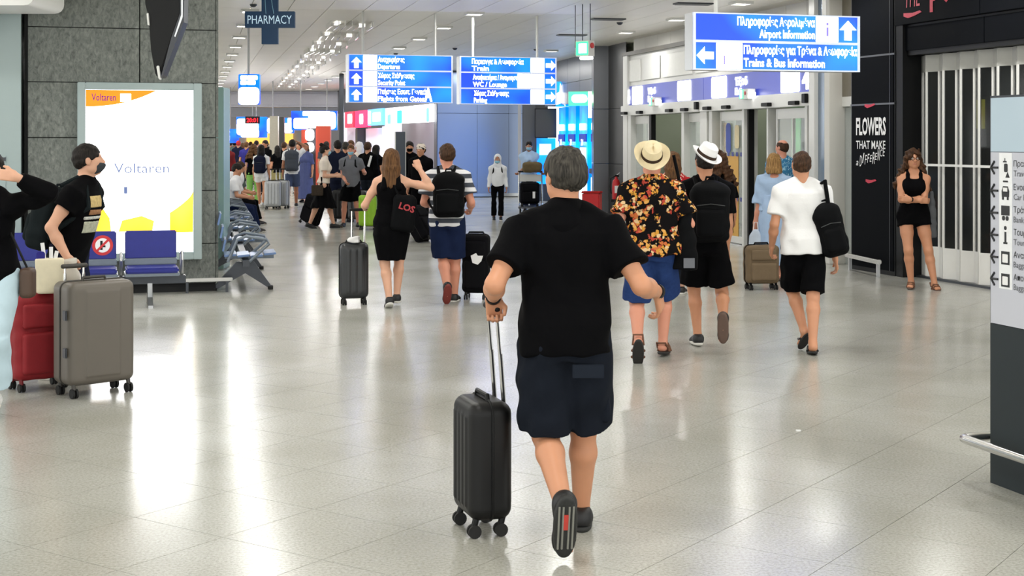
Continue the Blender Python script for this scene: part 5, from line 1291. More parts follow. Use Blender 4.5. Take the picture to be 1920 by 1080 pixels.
    def mask(s, m):
        F = Field(); F.ell((0, .03, -.045), (.067, .08, .07), k=.02); F.ell((0, .1, -.035), (.02, .02, .03), k=.03); F.cut((0, 0, -.004), (0, .25, 1)); F.cut((0, .002, 0), (0, -1, 0)); o = fobj('face_mask', F, max(.005, min(s.vox, .009)), m, s.o, s.hM)
        for d in (-1, 1): MB().tube([s.hM @ v3(d * .062, .03, -.02), s.hM @ v3(d * .079, -.01, .012), s.hM @ v3(d * .08, -.026, -.01)], .0025 * s.s, 6).build('ear_loop', m, o)
    def eyes(s, hairm=H_DBR):
        for d in (-1, 1):
            MB().lathe([(.001, .012), (.006, .0105), (.0105, .006), (.012, 0), (.0105, -.006), (.001, -.012)], 12, s.hM @ Matrix.Translation((d * .032, .083, .009))).build('eye', M_EYEW, s.o, True)
            MB().lathe([(.001, .003), (.0055, .0025), (.006, 0)], 12, s.hM @ Matrix.Translation((d * .032, .0945, .009)) @ Matrix.Rotation(R(-90), 4, 'X')).build('iris', M_EYED, s.o, True)
            MB().tube([s.hM @ v3(d * .014, .094, .03), s.hM @ v3(d * .034, .09, .036), s.hM @ v3(d * .05, .076, .03)], .0045 * s.s, 6).build('eyebrow', hairm, s.o, True)
        MB().tube([s.hM @ v3(-.02, .0885, -.058), s.hM @ v3(0, .0945, -.06), s.hM @ v3(.02, .0885, -.058)], .0045 * s.s, 6).build('lips', mat('lip_rose', (164, 84, 80), rough=.4), s.o, True)
    def glasses(s):
        g = MB()
        for d in (-1, 1):
            g.tube([s.hM @ v3(d * .034 + .025 * math.cos(t), .112, .008 + .019 * math.sin(t)) for t in [i * math.pi / 8 for i in range(16)]], .0028, 6, closed=True); g.tube([s.hM @ v3(d * .058, .11, .012), s.hM @ v3(d * .08, .04, .014), s.hM @ v3(d * .082, -.03, .006)], .0025, 6)
        g.tube([s.hM @ v3(-.01, .113, .012), s.hM @ v3(.01, .113, .012)], .0025, 6); g.build('glasses', M_BLACK, s.o, True)
    def band(s, i, m=M_BLACK, t=.94, r=.033, w=.012, name='wristwatch'):
        a = s.el[i].lerp(s.wr[i], t); d = (s.wr[i] - s.el[i]).normalized(); MB().tube([a - d * w, a + d * w], r * s.s, 16).build(name, m, s.o, True)

def backpack(p, m, label, wid=.30, hgt=.45, dep=.17, side=0.0, up=.30, back=.19, sling=False, m2=None, pocket=True, tilt=0.0, group=None):
    """bag on a person's back (or hung at one side); a thing of its own"""
    k = p.s; c = p.pc + p.ax * (up * k) - p.tf * (back * k) + p.tr * side; e = empty('backpack' if not sling else 'shoulder_bag', p.root + c, 0, label, 'backpack' if not sling else 'bag', group)
    Rm = Matrix((p.tr, p.tf, p.ax)).transposed(); Rm = Rm @ Matrix.Rotation(R(tilt), 3, 'Y'); M = Rm.to_4x4(); vx = max(.009, min(.014, p.vox))
    F = Field(); F.box((0, 0, -.02), (wid / 2, dep / 2, hgt / 2 - .02), .07, k=.02); F.ell((0, 0, hgt * .3), (wid * .46, dep * .5, hgt * .22), k=.06); F.noise(.004, 26, 5); fobj('main_compartment', F, vx, m, e, M)
    if pocket: F = Field(); F.box((0, -dep * .42, -hgt * .18), (wid * .38, dep * .24, hgt * .24), .045, k=.02); fobj('front_pocket', F, vx, m2 or m, e, M)
    MB().tube([M @ v3(-.04, .02, hgt * .48), M @ v3(-.03, .02, hgt * .56), M @ v3(.03, .02, hgt * .56), M @ v3(.04, .02, hgt * .48)], .01, 8).build('top_handle', m, e, True)
    MB().tube([M @ v3(-wid * .36, -dep * .5 - .004, hgt * .1), M @ v3(0, -dep * .53 - .004, hgt * .13), M @ v3(wid * .36, -dep * .5 - .004, hgt * .1)], .004, 6).build('zip', mat('zip_grey', (70, 72, 74), rough=.4, metal=.5), e, True)
    if not sling:
        for d in (-1, 1):
            pts = [p.pc + p.ax * (.10 * k) - p.tf * .12 * k + p.tr * (d * .12 * k), p.pc + p.ax * (.22 * k) - p.tf * .02 + p.tr * (d * .19 * k * p.build), p.pc + p.ax * (.4 * k) + p.tf * .12 * k * p.build + p.tr * (d * .12 * k), p.pc + p.ax * (.545 * k) + p.tf * .05 * k + p.sr * (d * .1 * k), p.pc + p.ax * (.59 * k) - p.tf * .03 * k + p.sr * (d * .095 * k), p.pc + p.ax * (.5 * k) - p.tf * .14 * k + p.tr * (d * .075 * k)]
            MB().tube([q - c for q in pts], .02 * k, 8).build('strap', m, e, True)
    return e, c, M

def suitcase(loc, rz, w, d, h, shell, label, kind='hard', ext=.0, tilt=0.0, trim=M_BLACK, lean_axis='X', wheelr=.028, group=None, handle_y=None, ribs=4, handle_off=0.0, barlean=(0, 0), name='suitcase'):
    """four-wheel case; local x width, y depth, z up"""
    e = empty(name, loc, rz, label, 'suitcase', group)
    M = Matrix.Rotation(R(tilt), 4, lean_axis); z0 = wheelr * 2 + .015; vx = .009 if loc[1] < 12 else .013
    F = Field(); F.box((0, 0, z0 + h / 2), (w / 2, d / 2, h / 2), .055, k=.02)
    if kind == 'hard':
        for q in range(ribs):
            x = (q + .5) / ribs * (w - .1) - (w - .1) / 2
            for s_ in (-1, 1): F.box((x, s_ * d / 2, z0 + h / 2), ((w - .1) / ribs * .32, .008, h / 2 - .06), .007, k=.008)
    else: F.noise(.003, 30, 9)
    sh_o = fobj('shell', F, vx, shell, e, M)
    zp = MB(); pts = []
    for sx_, sz, a0 in ((1, 1, 0), (-1, 1, 90), (-1, -1, 180), (1, -1, 270)):
        for q in range(5):
            t = R(a0 + 22.5 * q); pts.append(M @ v3(sx_ * (w / 2 - .055) + .058 * math.cos(t), .0, z0 + h / 2 + sz * (h / 2 - .055) + .058 * math.sin(t)))
    zp.tube(pts, .006, 6, closed=True); zp.build('zip', trim, sh_o, True)
    if kind == 'soft':
        G = Field(); G.box((0, -d / 2 - .005, z0 + h * .32), (w * .4, .03, h * .24), .025, k=.02); fobj('front_pocket', G, vx, shell, e, M)
        G = Field(); G.box((0, -d / 2 - .004, z0 + h * .75), (w * .4, .022, h * .14), .02, k=.02); fobj('front_pocket', G, vx, shell, e, M)
    for sx_ in (-1, 1):
        for sy_ in (-1, 1):
            cx_, cy_ = sx_ * (w / 2 - .045), sy_ * (d / 2 - .04)
            wl = empty('caster', (0, 0, 0), 0, parent=e)
            MB().tube([M @ v3(cx_, cy_, z0 + .02), M @ v3(cx_, cy_ - .012, wheelr * 1.6)], .016, 8).build('fork', trim, wl)
            for q in (-.014, .014): MB().tube([M @ v3(cx_ + q - .007, cy_ - .012, wheelr), M @ v3(cx_ + q + .007, cy_ - .012, wheelr)], wheelr, 16).build('wheel', M_RUBBER, wl, True)
    MB().tube([M @ v3(-.09, 0, z0 + h - .004), M @ v3(-.08, 0, z0 + h + .022), M @ v3(.08, 0, z0 + h + .022), M @ v3(.09, 0, z0 + h - .004)], .011, 8).build('carry_handle', trim, e, True)
    if ext:
        hy = d / 2 - .05 if handle_y is None else handle_y; bl = v3(barlean[0], barlean[1], 0); g = MB()
        ho = empty('telescopic_handle', (0, 0, 0), 0, parent=e)
        for sx_ in (-1, 1): MB().tube([M @ v3(sx_ * .07 + handle_off, hy, z0 + h - .05), M @ (v3(sx_ * .07 + handle_off, hy, z0 + h + ext) + bl)], .008, 8).build('tube', M_CHROME, ho, True)
        for sx_ in (-1, 1): MB().tube([M @ v3(sx_ * .07 + handle_off, hy, z0 + h - .05), M @ (v3(sx_ * .07 + handle_off, hy, z0 + h + ext * .5) + bl * .5)], .0105, 8).build('tube', M_CHROME, ho, True)
        G = Field(); G.cap((-.085 + handle_off + bl.x, hy + bl.y, z0 + h + ext), (.085 + handle_off + bl.x, hy + bl.y, z0 + h + ext), .017, k=.0); fobj('grip', G, .008, trim, ho, M)
    return e

# ------------------------------------------------------------------ people and luggage
S_BLK = mat('black_shell', (9, 9, 10), rough=.45, noise=.15, spec=.3); S_GREY = mat('taupe_grey_shell', (98, 92, 84), rough=.45, noise=.06, nscale=5); S_RED = mat('dark_red_fabric', (140, 20, 30), rough=.7, bump=.1); S_BRN = mat('brown_fabric_case', (104, 86, 62), rough=.7, bump=.15); S_BLKF = cloth('black_case_fabric', (16, 16, 19)); S_LIME = mat('lime_shell', (140, 186, 40), rough=.4); S_SILV = mat('silver_shell', (168, 170, 172), rough=.35, metal=.3); S_CHAR = mat('charcoal_shell', (40, 42, 44), rough=.35)
up = v3(0, 0, 1)
# man walking away in black polo
def A(Y, u0):
    r0 = v3(xat(u0, Y), Y, 0)
    return lambda u, v, dy=0.0: px(u, v, Y + dy) - r0
a = A(6.35, 1060)
p = Person(1060, 6.35, 1.775, 'man walking away in black polo shirt and dark cargo shorts, nearest the camera', face=4, head=(20, -4), hip=(0, 0), drop=.015, lean=(0, .03),
           feet=((a(1056, 948, -.27), 72, 2), (a(1090, 952, .25), 0, -6)), hands=(a(925, 558, .10), a(1233, 547, .17)), elb=(v3(-.2, -1, -.2), v3(-.05, -1, -.3)),
           build=1.1, belly=.025, shw=1.1, limb=1.1, skin=SK, vox=.007, curl=(1.15, .55), hdir=(v3(.05, .45, -.9), v3(.2, .3, -1)), hnor=(v3(.1, -.9, -.4), v3(-1, .4, 0)), footk=1.08)
p.top(C_BLK, sleeve=.66, hem=-.12, ease=.02, fold=.005, sl_ease=.022, flare=.02); p.collar(C_BLK, .05, .076)
so_ = p.shorts(C_NAVY, leg=.93, ease=.032, flare=.022, fold=.007, waist=.1)
F_ = Field(); kq = p.hipj[1].lerp(p.kn[1], .68) + p.r * .085 - p.f * .01; F_.box(kq, (.03, .07, .085), .02, k=.01); F_.noise(.004, 40, 3); fobj('cargo_pocket', F_, .008, C_NAVY, so_)
MB().box(p.pc + p.r * .085 - p.f * .146 + up * (-.125), (.07, .006, .03), None).build('back_pocket_flap', cloth('navy_flap', (32, 37, 46)), so_, bevel=.003)
p.shoes(M_SHOE, mat('black_tread_sole', (34, 35, 34), rough=.6, bump=.5, bscale=40), 'sneaker')
for q in (-.028, -.012, .012, .028): MB().tube([p.fM[0] @ v3(q, -.05, -.0885), p.fM[0] @ v3(q, .14, -.0885)], .0045, 6).build('sole_groove', mat('pale_sole_groove', (130, 130, 122), rough=.6), p.o, True)
MB().box((0, .02, -.0885), (.013, .034, .002), p.fM[0]).build('sole_badge', mat('sole_badge_red', (190, 60, 50)), p.o)
p.hair(H_GREY, 'short', vol=.018, seed=11); p.band(0, M_BLACK, .95, .036, .012, 'bracelet'); p.band(1, M_BLACK, .96, .036, .014)
FG = p
suitcase((xat(904, 6.56), 6.56, 0), R(-72), .33, .205, .535, S_BLK, 'small black cabin case pulled by the man in the black polo', 'hard', ext=.42, handle_off=.0, handle_y=.085, barlean=(0.02, -.045), wheelr=.03)

# floral shirt man in straw hat
M_STRAW = mat('straw_weave', (226, 210, 172), rough=.8, bump=.4, bscale=140); M_WHAT = mat('white_felt', (236, 236, 236), rough=.8, bump=.2); M_BANDD = cloth('dark_hat_band', (60, 48, 40))
a = A(11.7, 1222)
p = Person(1222, 11.7, 1.76, 'man walking away in black floral shirt and straw hat', face=-6, head=(0, -4), feet=((a(1196, 640, -.25), 62, 4), (a(1243, 640, .12), 4, -12)), drop=.02,
           hands=(a(1160, 455, .12), a(1279, 432, .2)), elb=(v3(-.3, -1, 0), v3(.4, -.6, -.6)), build=1.2, belly=.02, shw=1.06, limb=1.1, skin=SKP, footk=1.06)
p.top(C_FLOR, sleeve=.72, hem=-.08, ease=.03, flare=.05, sl_ease=.03, fold=.006); p.collar(C_FLOR, .02, .075); p.shorts(C_BLUE, leg=.98, ease=.026, flare=.024)
p.shoes(M_SAND, mat('dark_sandal_sole', (34, 32, 30), rough=.7), 'sandal'); p.hair(H_DBR, 'short'); p.hat(M_STRAW, M_BANDD, tilt=46, brim=.158, roll=6, off=(0, -.06, .045))
F_ = Field(); F_.loft((0, 0, .26), (0, 0, -.26), (1, 0, 0), [(0, .03, .05), (.3, .08, .07), (.75, .11, .08), (1, .1, .06)], k=.01); F_.noise(.005, 30, 4)
e = empty('shoulder_bag', p.root + a(1284, 446, -.03), 0, 'limp black bag hanging at the floral shirt man\'s side', 'bag'); fobj('bag_body', F_, .011, C_BLK2, e); MB().tube([(0, 0, .25), (-.05, .02, .5), (-.09, .02, .68)], .014, 8).build('strap', C_BLK2, e, True); MB().bbox((-.02, -.09, -.24), (.07, -.075, -.16)).build('mesh_tag', C_GREY, e)

# man with white hat and black backpack
a = A(12.3, 1322)
p = Person(1322, 12.3, 1.75, 'man walking away in white hat, black t-shirt and black shorts', face=-4, head=(12, -2), feet=((a(1308, 628, .12), 2, 10), (a(1356, 600, -.3), 80, -6)), drop=.02,
           hands=(a(1289, 470, .25), a(1361, 468, .05)), build=1.0, shw=1.05, skin=SK, limb=1.0, knee=(None, None))
p.top(C_BLK, sleeve=.7, hem=-.13, ease=.018); p.shorts(C_BLK, leg=.8, ease=.026, flare=.03); p.shoes(M_SHOE, M_SOLEW, 'sneaker', (M_SOLEW, M_SOLEB)); p.hair(H_BLACK, 'short'); p.hat(M_WHAT, M_BANDD, tilt=26, brim=.145, roll=20, off=(0, -.03, .05))
backpack(p, C_BLK2, 'black backpack worn by the man in the white hat', .33, .52, .2, up=.30, side=.03)

# white t-shirt man with shoulder bag
a = A(12.2, 1506)
p = Person(1506, 12.2, 1.70, 'man walking away in white t-shirt and black shorts with bag on shoulder', face=-2, head=(4, 0), lean=(-.01, .03), feet=((a(1507, 618, -.1), 40, 14), (a(1524, 642, -.3), 8, -2)),
           hands=(a(1447, 462, .12), a(1566, 486, .1)), elb=(v3(-.3, -1, 0), v3(.3, -1, 0)), build=1.0, shw=1.02, skin=SK, limb=1.02)
p.top(C_WHITE, sleeve=.72, hem=-.13, ease=.027, sl_ease=.024, fold=.004, flare=.03); p.shorts(C_BLK, leg=.92, ease=.02, flare=.012); p.shoes(M_SHOE, mat('black_flip_sole', (26, 26, 26), rough=.7), 'flip'); p.hair(H_DBR, 'short', vol=.009)
e, c_, M_ = backpack(p, C_BLK2, 'black shoulder bag carried by the man in white', .24, .46, .16, side=.22, up=.14, back=.10, sling=True, tilt=-14); MB().tube([v3(-.02, 0, .22), v3(-.05, 0, .42), p.shj[1] + up * .06 - v3(.03, -.03, 0) - c_, p.shj[1] + up * .02 + v3(-.03, .1, 0) - c_], .018, 8).build('strap', C_BLK2, e, True)

# woman in black dress, arm raised
a = A(15.3, 734)
p = Person(734, 15.3, 1.70, 'woman walking away in tight black dress with one arm raised', face=8, sh=2, head=(-4, 0), sex='f', feet=((a(730, 560, -.12), 20, 4), (a(744, 553, .12), 0, -4)), hands=(a(683, 388, .24), a(786, 316, .05)), elb=(v3(-.15, -1, -.4), v3(1, 0, -.6)),
           build=1.12, limb=1.1, skin=SKL, curl=(1.0, 1.0), hdir=(None, v3(-.35, .2, 1)), hnor=(None, v3(-.3, 1, 0)))
p.top(C_BLK, tank=True, hem=-.05, ease=.01, fold=.003, name='dress_top'); p.skirt(C_BLK, zat(487, 15.3), 'dress_skirt', rx=.145, ry=.13, mid=(.5, .205, .15), fold=.003, hipe=.012); p.shoes(M_SHOE, M_SOLEW); p.hair(H_BR, 'long', length=.30)
F_ = Field(); F_.box((0, 0, 0), (.13, .07, .2), .06, k=.02); F_.noise(.005, 25, 3); e = empty('tote_bag', p.root + a(757, 400, -.12), 0, 'black tote bag with red lettering on the arm of the woman in the dress', 'bag'); fobj('bag_body', F_, .011, C_BLK2, e, Matrix.Rotation(R(6), 4, 'Y'))
MB().tube([(-.05, 0, .17), (-.1, .02, .3), (-.09, .04, .4)], .013, 8).build('strap', C_BLK2, e, True); text('lettering', 'LOS', mat('red_print', (170, 50, 56), rough=.6), e, (-.05, -.078, .06), .07, .17, bold=.03, rot=(math.pi / 2, R(18), 0))
suitcase((xat(663, 15.55), 15.55, 0), R(14), .31, .22, .60, S_CHAR, 'dark ribbed hard case pulled by the woman in the black dress', 'hard', ext=.36, handle_off=.06, ribs=3)
F_ = Field(); F_.box((0, 0, .03), (.06, .05, .03), .02, k=.01); F_.noise(.008, 40, 2); e = fobj('paper_bundle', F_, .011, C_WHITE, None); e.location = (xat(664, 15.5), 15.5, .68); tag(e, 'crumpled white paper on top of the dark ribbed case', 'paper')

# man in striped shirt
a = A(15.8, 838)
p = Person(838, 15.8, 1.76, 'man walking away in grey and white striped shirt and navy shorts', face=-4, head=(22, 0), feet=((a(838, 538, -.25), 58, 14), (a(852, 552, .1), 0, -6)), hands=(a(806, 384, .25), a(882, 392, .2)), build=1.12, shw=1.08, limb=1.12, skin=SKP, drop=.01, elb=(v3(-.3, -.6, -.8), v3(.3, -.6, -.8)))
p.top(C_STRIPE, sleeve=.68, hem=-.12, ease=.02, sl_ease=.024); p.shorts(C_NBLUE, leg=.94, ease=.024, flare=.022); p.shoes(M_SHOE, M_SOLEW, 'sneaker', (M_SOLER, M_SOLEW)); p.hair(H_DBR, 'short', vol=.016); p.mask(C_BLK)
backpack(p, C_BLK2, 'black backpack worn by the man in the striped shirt', .34, .5, .19, up=.29, side=.04)
e = suitcase((xat(893, 16.1), 16.1, 0), R(-6), .30, .26, .66, S_BLKF, 'tall black soft case with a white airline tag', 'soft'); MB().prism([(-.02, .42), (.04, .4), (.08, .44), (.1, .5), (.04, .5), (.02, .53), (-.04, .5)], 1, -.18, -.172).build('luggage_tag', M_PTXT, e)

# woman in pale blue dress, brown case
a = A(18.2, 1451)
p = Person(1451, 18.2, 1.62, 'woman with blond bob walking away in pale blue dress', face=-8, sex='f', build=1.15, skin=SKP, hands=(a(1413, 452, .05), a(1480, 440, .1)), limb=1.08, feet=((-.1, .1, .085, 0, 6), (.09, -.12, .1, 14, -4)))
p.top(C_LBLUE, sleeve=.72, hem=.1, ease=.022, neck=.9, sl_ease=.035, fold=.006, name='dress_top'); p.skirt(C_LBLUE, .2, 'dress_skirt', wtop=.5, rx=.22, ry=.19, fold=.009, hipe=.03); p.shoes(M_SAND, M_SOLEB, 'flip'); p.hair(H_BLOND, 'bob', length=.13, vol=.02)
e = empty('paper_bag', p.root + a(1417, 430, -.05) , 0, 'small pale blue bag in the hand of the woman in the blue dress', 'bag'); F_ = Field(); F_.loft((0, 0, .0), (0, 0, -.2), (1, 0, 0), [(0, .03, .03), (.4, .08, .04), (1, .09, .05)], k=.01, p=3); fobj('bag_body', F_, .011, cloth('pale_bag', (196, 208, 222)), e); MB().tube([(-.03, 0, -.01), (-.02, 0, .09), (.02, 0, .09), (.03, 0, -.01)], .006, 6).build('bag_handle', C_WHITE, e)
suitcase((xat(1427, 17.1), 17.1, 0), R(8), .40, .24, .46, S_BRN, 'brown soft case rolling behind the woman in blue', 'soft', trim=S_BLKF, wheelr=.03)

# woman leaning at the shutter, arms folded
a = A(17.2, 1713)
p = Person(1713, 17.2, 1.68, 'woman with curly hair in black top and shorts, arms folded at the shutter', face=172, head=(4, 0), sex='f', build=1.12, limb=1.12, skin=SK, feet=((a(1752, 530, -.12), 0, 10), (a(1708, 526, -.02), 0, -12)), hip=(0, 0), hands=(a(1706, 374, -.26), a(1726, 376, -.24)), elb=(v3(.8, .2, -.8), v3(-.8, .2, -.8)),
           hdir=(v3(-1, .1, .1), v3(1, .1, -.05)), hnor=(v3(0, 1, 0), v3(0, 1, 0)))
p.top(C_BLK, tank=True, hem=-.02, ease=.01, fold=.003, name='tank_top'); p.shorts(C_BLK, leg=.24, ease=.02, flare=.012, waist=.3); p.shoes(M_SAND, M_SOLEB, 'sandal'); p.hair(H_CURL, 'curly', length=.36, vol=.028); p.eyes(); p.glasses(); p.band(0, M_BLACK, .9, .03)
e = empty('shoulder_bag', p.root + a(1746, 405, .06), 0, 'grey bag behind the arm of the woman at the shutter', 'bag'); F_ = Field(); F_.loft((0, 0, .3), (0, 0, -.26), (1, 0, 0), [(0, .02, .03), (.4, .06, .06), (1, .07, .07)], k=.01); F_.noise(.004, 30, 5); fobj('bag_body', F_, .011, cloth('grey_bag', (92, 94, 96)), e); MB().tube([(0, 0, .28), (-.06, -.02, .5), (-.12, -.04, .66)], .01, 6).build('strap', C_BLK2, e)

# masked man at the left, looking away to the right
a = A(10.75, 128)
p = Person(128, 10.75, 1.79, 'man in black printed t-shirt and dark mask looking towards the light box', face=-100, sh=-98, head=(26, 4), skin=SKL, build=1.02, lean=(0, .15), hands=(a(150, 470, .25), a(127, 484, -.26)), elb=(None, v3(-1, -.3, 0)), curl=(1, 1), feet=((-.09, .05, .085, 0, 6), (.1, -.1, .085, 0, -6)), limb=1.02)
t_ = p.top(C_BLK, sleeve=.42, hem=-.12, ease=.02, sl_ease=.022); p.shorts(C_DBLUE, calf=.95, name='trousers', ease=.016); p.shoes(M_SHOE, M_SOLEW); p.hair(H_BLACK, 'short', vol=.009); p.mask(C_MASKG)
for q, (z0, z1, w_, col) in enumerate(((1.29, 1.38, .075, (196, 172, 120)), (1.235, 1.275, .075, (150, 110, 80)), (1.2, 1.225, .11, (196, 196, 190)), (1.1, 1.19, .1, (176, 178, 160)))):
    F_ = Field(); sc = p.secs(.0245, -.1, .95, drop=.02); F_.loft(p.pc, p.nk, p.tr, sc, k=.0, p=2.3); F_.cut((0, 0, z1), (0, 0, 1)); F_.cut((0, 0, z0), (0, 0, -1)); cc = p.pc + p.tf * .12; F_.cut(cc + p.tr * (w_ + .02), p.tr); F_.cut(cc - p.tr * w_, -p.tr); F_.cut(p.pc + p.tf * .05, -p.tf)
    fobj('shirt_print', F_, .008, cloth('print_%d' % q, col, .5, nscale=40), t_)
backpack(p, cloth('dark_green_black_nylon', (26, 32, 34)), 'dark backpack worn by the masked man at the left', .32, .48, .2, up=.22, back=.22)

# cropped person at the left edge in black jacket and pale jeans
a = A(9.35, -22)
p = Person(-22, 9.35, 1.72, 'person at the left edge in black jacket and pale jeans raising a hand', face=178, sh=170, head=(-8, 0), sex='f', build=1.1, skin=SKL, feet=((a(-12, 742, -.1), 0, 8), (a(-60, 742, .1), 0, -8)), hands=(a(28, 330, -.22), a(-70, 480, -.1)), elb=(v3(1, .3, -.25), None), hdir=(v3(-1, -.1, .1), None), hnor=(v3(0, 1, 0), None), curl=(.5, .5), shw=1.08)
p.top(C_BLK, sleeve=1.85, hem=-.08, ease=.03, sl_ease=.026, fold=.007, name='jacket'); p.shorts(C_JEAN, calf=.8, ease=.045, flare=.03, name='jeans', fold=.005); p.shoes(M_SHOEW, M_SOLEW); p.hair(H_BLACK, 'short'); p.eyes()
e = empty('handbag', p.root + a(52, 530, .0), 0, 'small brown handbag at the hip of the person in pale jeans', 'bag'); F_ = Field(); F_.box((0, 0, 0), (.045, .06, .1), .03, k=.01); fobj('bag_body', F_, .01, mat('brown_leather_bag', (72, 52, 38), rough=.5), e); MB().tube([(0, 0, .09), (-.08, -.05, .3), (-.2, -.08, .55)], .008, 6).build('strap', M_BLACK, e, True)

# big cases at the left
e = suitcase((xat(176, 10.1), 10.1, 0), R(42), .50, .30, .72, S_GREY, 'large taupe grey hard case at the left', 'hard', ext=.1, trim=mat('dark_taupe_trim', (58, 55, 50), rough=.5), wheelr=.034, ribs=1, handle_off=-.1)
for z in (.32, .58): MB().box((-.263, -.1, z), (.006, .025, .035)).build('corner_clip', M_STEEL, e, bevel=.004)
e2 = suitcase((xat(70, 10.3), 10.3, 0), R(40), .40, .26, .62, S_RED, 'dark red soft case behind the taupe case', 'soft', wheelr=.03, trim=mat('red_trim', (110, 16, 24)))
e = empty('shopping_bag', (xat(93, 10.2), 10.2, .70), R(16), 'cream shopping bag with rolled papers on the red case', 'bag')
F_ = Field(); F_.loft((0, 0, 0), (0, 0, .25), (1, 0, 0), [(0, .09, .06), (1, .1, .05)], k=.01, p=5); fobj('bag_body', F_, .009, mat('cream_paper', (224, 214, 186), rough=.7), e)
for q, x in enumerate((-.03, .01, .03)): MB().cyl((x, 0, .2), (x - .02 + .02 * q, 0, .36 - .03 * q), .014, 10).build('paper_roll', M_PTXT, e, True)
MB().rbox((-.06, 0, .27), (.03, .02, .03), .02).build('blue_packet', C_PURPLE, e)
e = empty('shopping_bag', (xat(124, 10.36), 10.36, .60), R(16), 'grey plastic shopping bag with a red mark behind the case handle', 'bag')
F_ = Field(); F_.loft((0, 0, 0), (0, 0, .33), (1, 0, 0), [(0, .1, .07), (.6, .1, .06), (1, .06, .03)], k=.01, p=3); F_.noise(.008, 30, 6); fobj('bag_body', F_, .009, mat('grey_plastic_film', (190, 184, 172), rough=.4), e); MB().rbox((-.05, -.075, .24), (.035, .006, .045), .03).build('red_mark', M_RED, e)

# ---- people in the middle distance
a = A(28.9, 607)
p = Person(607, 28.9, 1.70, 'masked woman in cream top and black skirt walking across', face=-82, head=(6, 4), sex='f', skin=SKL, build=1.0, lean=(0, .03), hands=(a(628, 328, .1), a(631, 330, -.1)), elb=(v3(0, 0, -1), v3(0, 0, -1)), feet=((-.05, .2, .085, 0, 0), (.06, -.28, .1, 18, 0)), limb=1.1)
p.top(C_CREAM, sleeve=.6, hem=.05, ease=.02, sl_ease=.02); p.skirt(C_BLK, .42, rx=.33, ry=.27, fold=.008); p.shoes(M_SHOE, M_SHOE); p.hair(H_BLACK, 'short', vol=.016); p.bun(H_BLACK); p.mask(C_MASK); p.eyes(H_BLACK)
e = empty('waist_pouch', p.root + v3(-.09, -.29, .78), 0, 'patterned pouch on the hip of the woman in the black skirt', 'bag'); F_ = Field(); F_.box((0, 0, 0), (.12, .035, .11), .03, k=.01); fobj('bag_body', F_, .012, cloth('leopard_cloth', (62, 54, 46), .6, nscale=60), e)
suitcase((xat(578, 29.75), 29.75, 0), R(-40), .42, .26, .6, S_BLKF, 'black case trailing behind the woman in the cream top', 'soft', tilt=24, lean_axis='Y')
a = A(29.4, 658)
p = Person(658, 29.4, 1.70, 'masked man in grey t-shirt and black shorts facing the camera', face=176, head=(6, -4), skin=SKP, build=1.1, hands=(a(683, 322, -.15), a(648, 340, -.2)), elb=(v3(.3, .6, -.8), v3(-.3, .6, -.8)), feet=((-.15, 0, .085, 0, 6), (.15, .05, .085, 0, -6)), limb=1.05)
p.top(C_GREY, sleeve=.6, hem=-.12, ease=.02); p.shorts(C_BLK, leg=.85, ease=.024, flare=.02); p.shoes(M_SHOE, M_SHOE); p.hair(H_BR, 'short', vol=.006); p.mask(C_MASK); p.eyes()
e, c_, M_ = backpack(p, C_BLK2, 'black backpack of the man in the grey t-shirt', .26, .4, .14, pocket=False)
a = A(31.8, 933)
p = Person(933, 31.8, 1.46, 'child in white hooded top, pale mask and black trousers', face=182, head=(-6, 0), skin=SKD, build=.82, limb=.85, headk=1.12, feet=((-.07, .1, .075, 4, 0), (.08, -.1, .08, 14, 0)), shw=.95)
p.top(cloth('white_hoodie', (222, 224, 228), .05), sleeve=1.95, hem=-.02, ease=.022, name='hoodie'); p.shorts(C_BLK, calf=.93, ease=.012, name='trousers'); p.shoes(M_SHOE, M_SOLEW); p.mask(C_MASK); p.eyes()
F_ = Field(); F_.ell((0, -.02, .02), (.094, .11, .12), k=.02); F_.loft((0, 0, -.05), (0, -.01, -.2), (1, 0, 0), [(0, .085, .08), (1, .12, .09)], k=.03); F_.ell((0, .12, -.01), (.07, .09, .1), k=.01, mode='s'); fobj('hood', F_, .01, MATS['white_hoodie'], p.o, p.hM)
backpack(p, C_BLK2, 'black backpack straps on the child in the white hood', .22, .32, .12, pocket=False)
a = A(35.2, 992)
p = Person(992, 35.2, 1.76, 'masked man in light blue shirt pushing a luggage trolley', face=178, head=(-4, 0), skin=SKD, build=1.12, hands=(a(975, 322, -.35), a(1013, 322, -.35)), elb=(v3(-.6, .5, -.6), v3(.6, .5, -.6)))
p = ALLP[-1]; p.top(C_LBLUE, sleeve=.7, hem=-.13, ease=.02, sl_ease=.024); p.shorts(C_DBLUE, calf=.95, ease=.016, name='trousers'); p.shoes(); p.hair(H_BLACK, 'short'); p.mask(C_MASK); p.eyes(H_BLACK)
e = empty('luggage_trolley', (xat(995, 34.3), 34.3, 0), 0, 'grey luggage trolley pushed by the man in light blue', 'trolley')
MB().bbox((-.3, -.5, .16), (.3, .35, .2)).build('deck', M_STEEL, e)
for x in (-.28, .28): MB().tube([(x, -.45, .2), (x, .3, .25), (x, .5, 1.02)], .018, 8).build('side_tube', M_CHROME, e, True)
MB().tube([(-.3, .5, 1.02), (.3, .5, 1.02)], .022, 8).build('push_bar', M_BLACK, e, True); MB().bbox((-.26, .35, .78), (.26, .48, .95)).build('basket', M_WHITE, e)
for x in (-.25, .25):
    for y in (-.4, .3): MB().tube([(x - .02, y, .07), (x + .02, y, .07)], .07, 14).build('wheel', M_RUBBER, e, True)
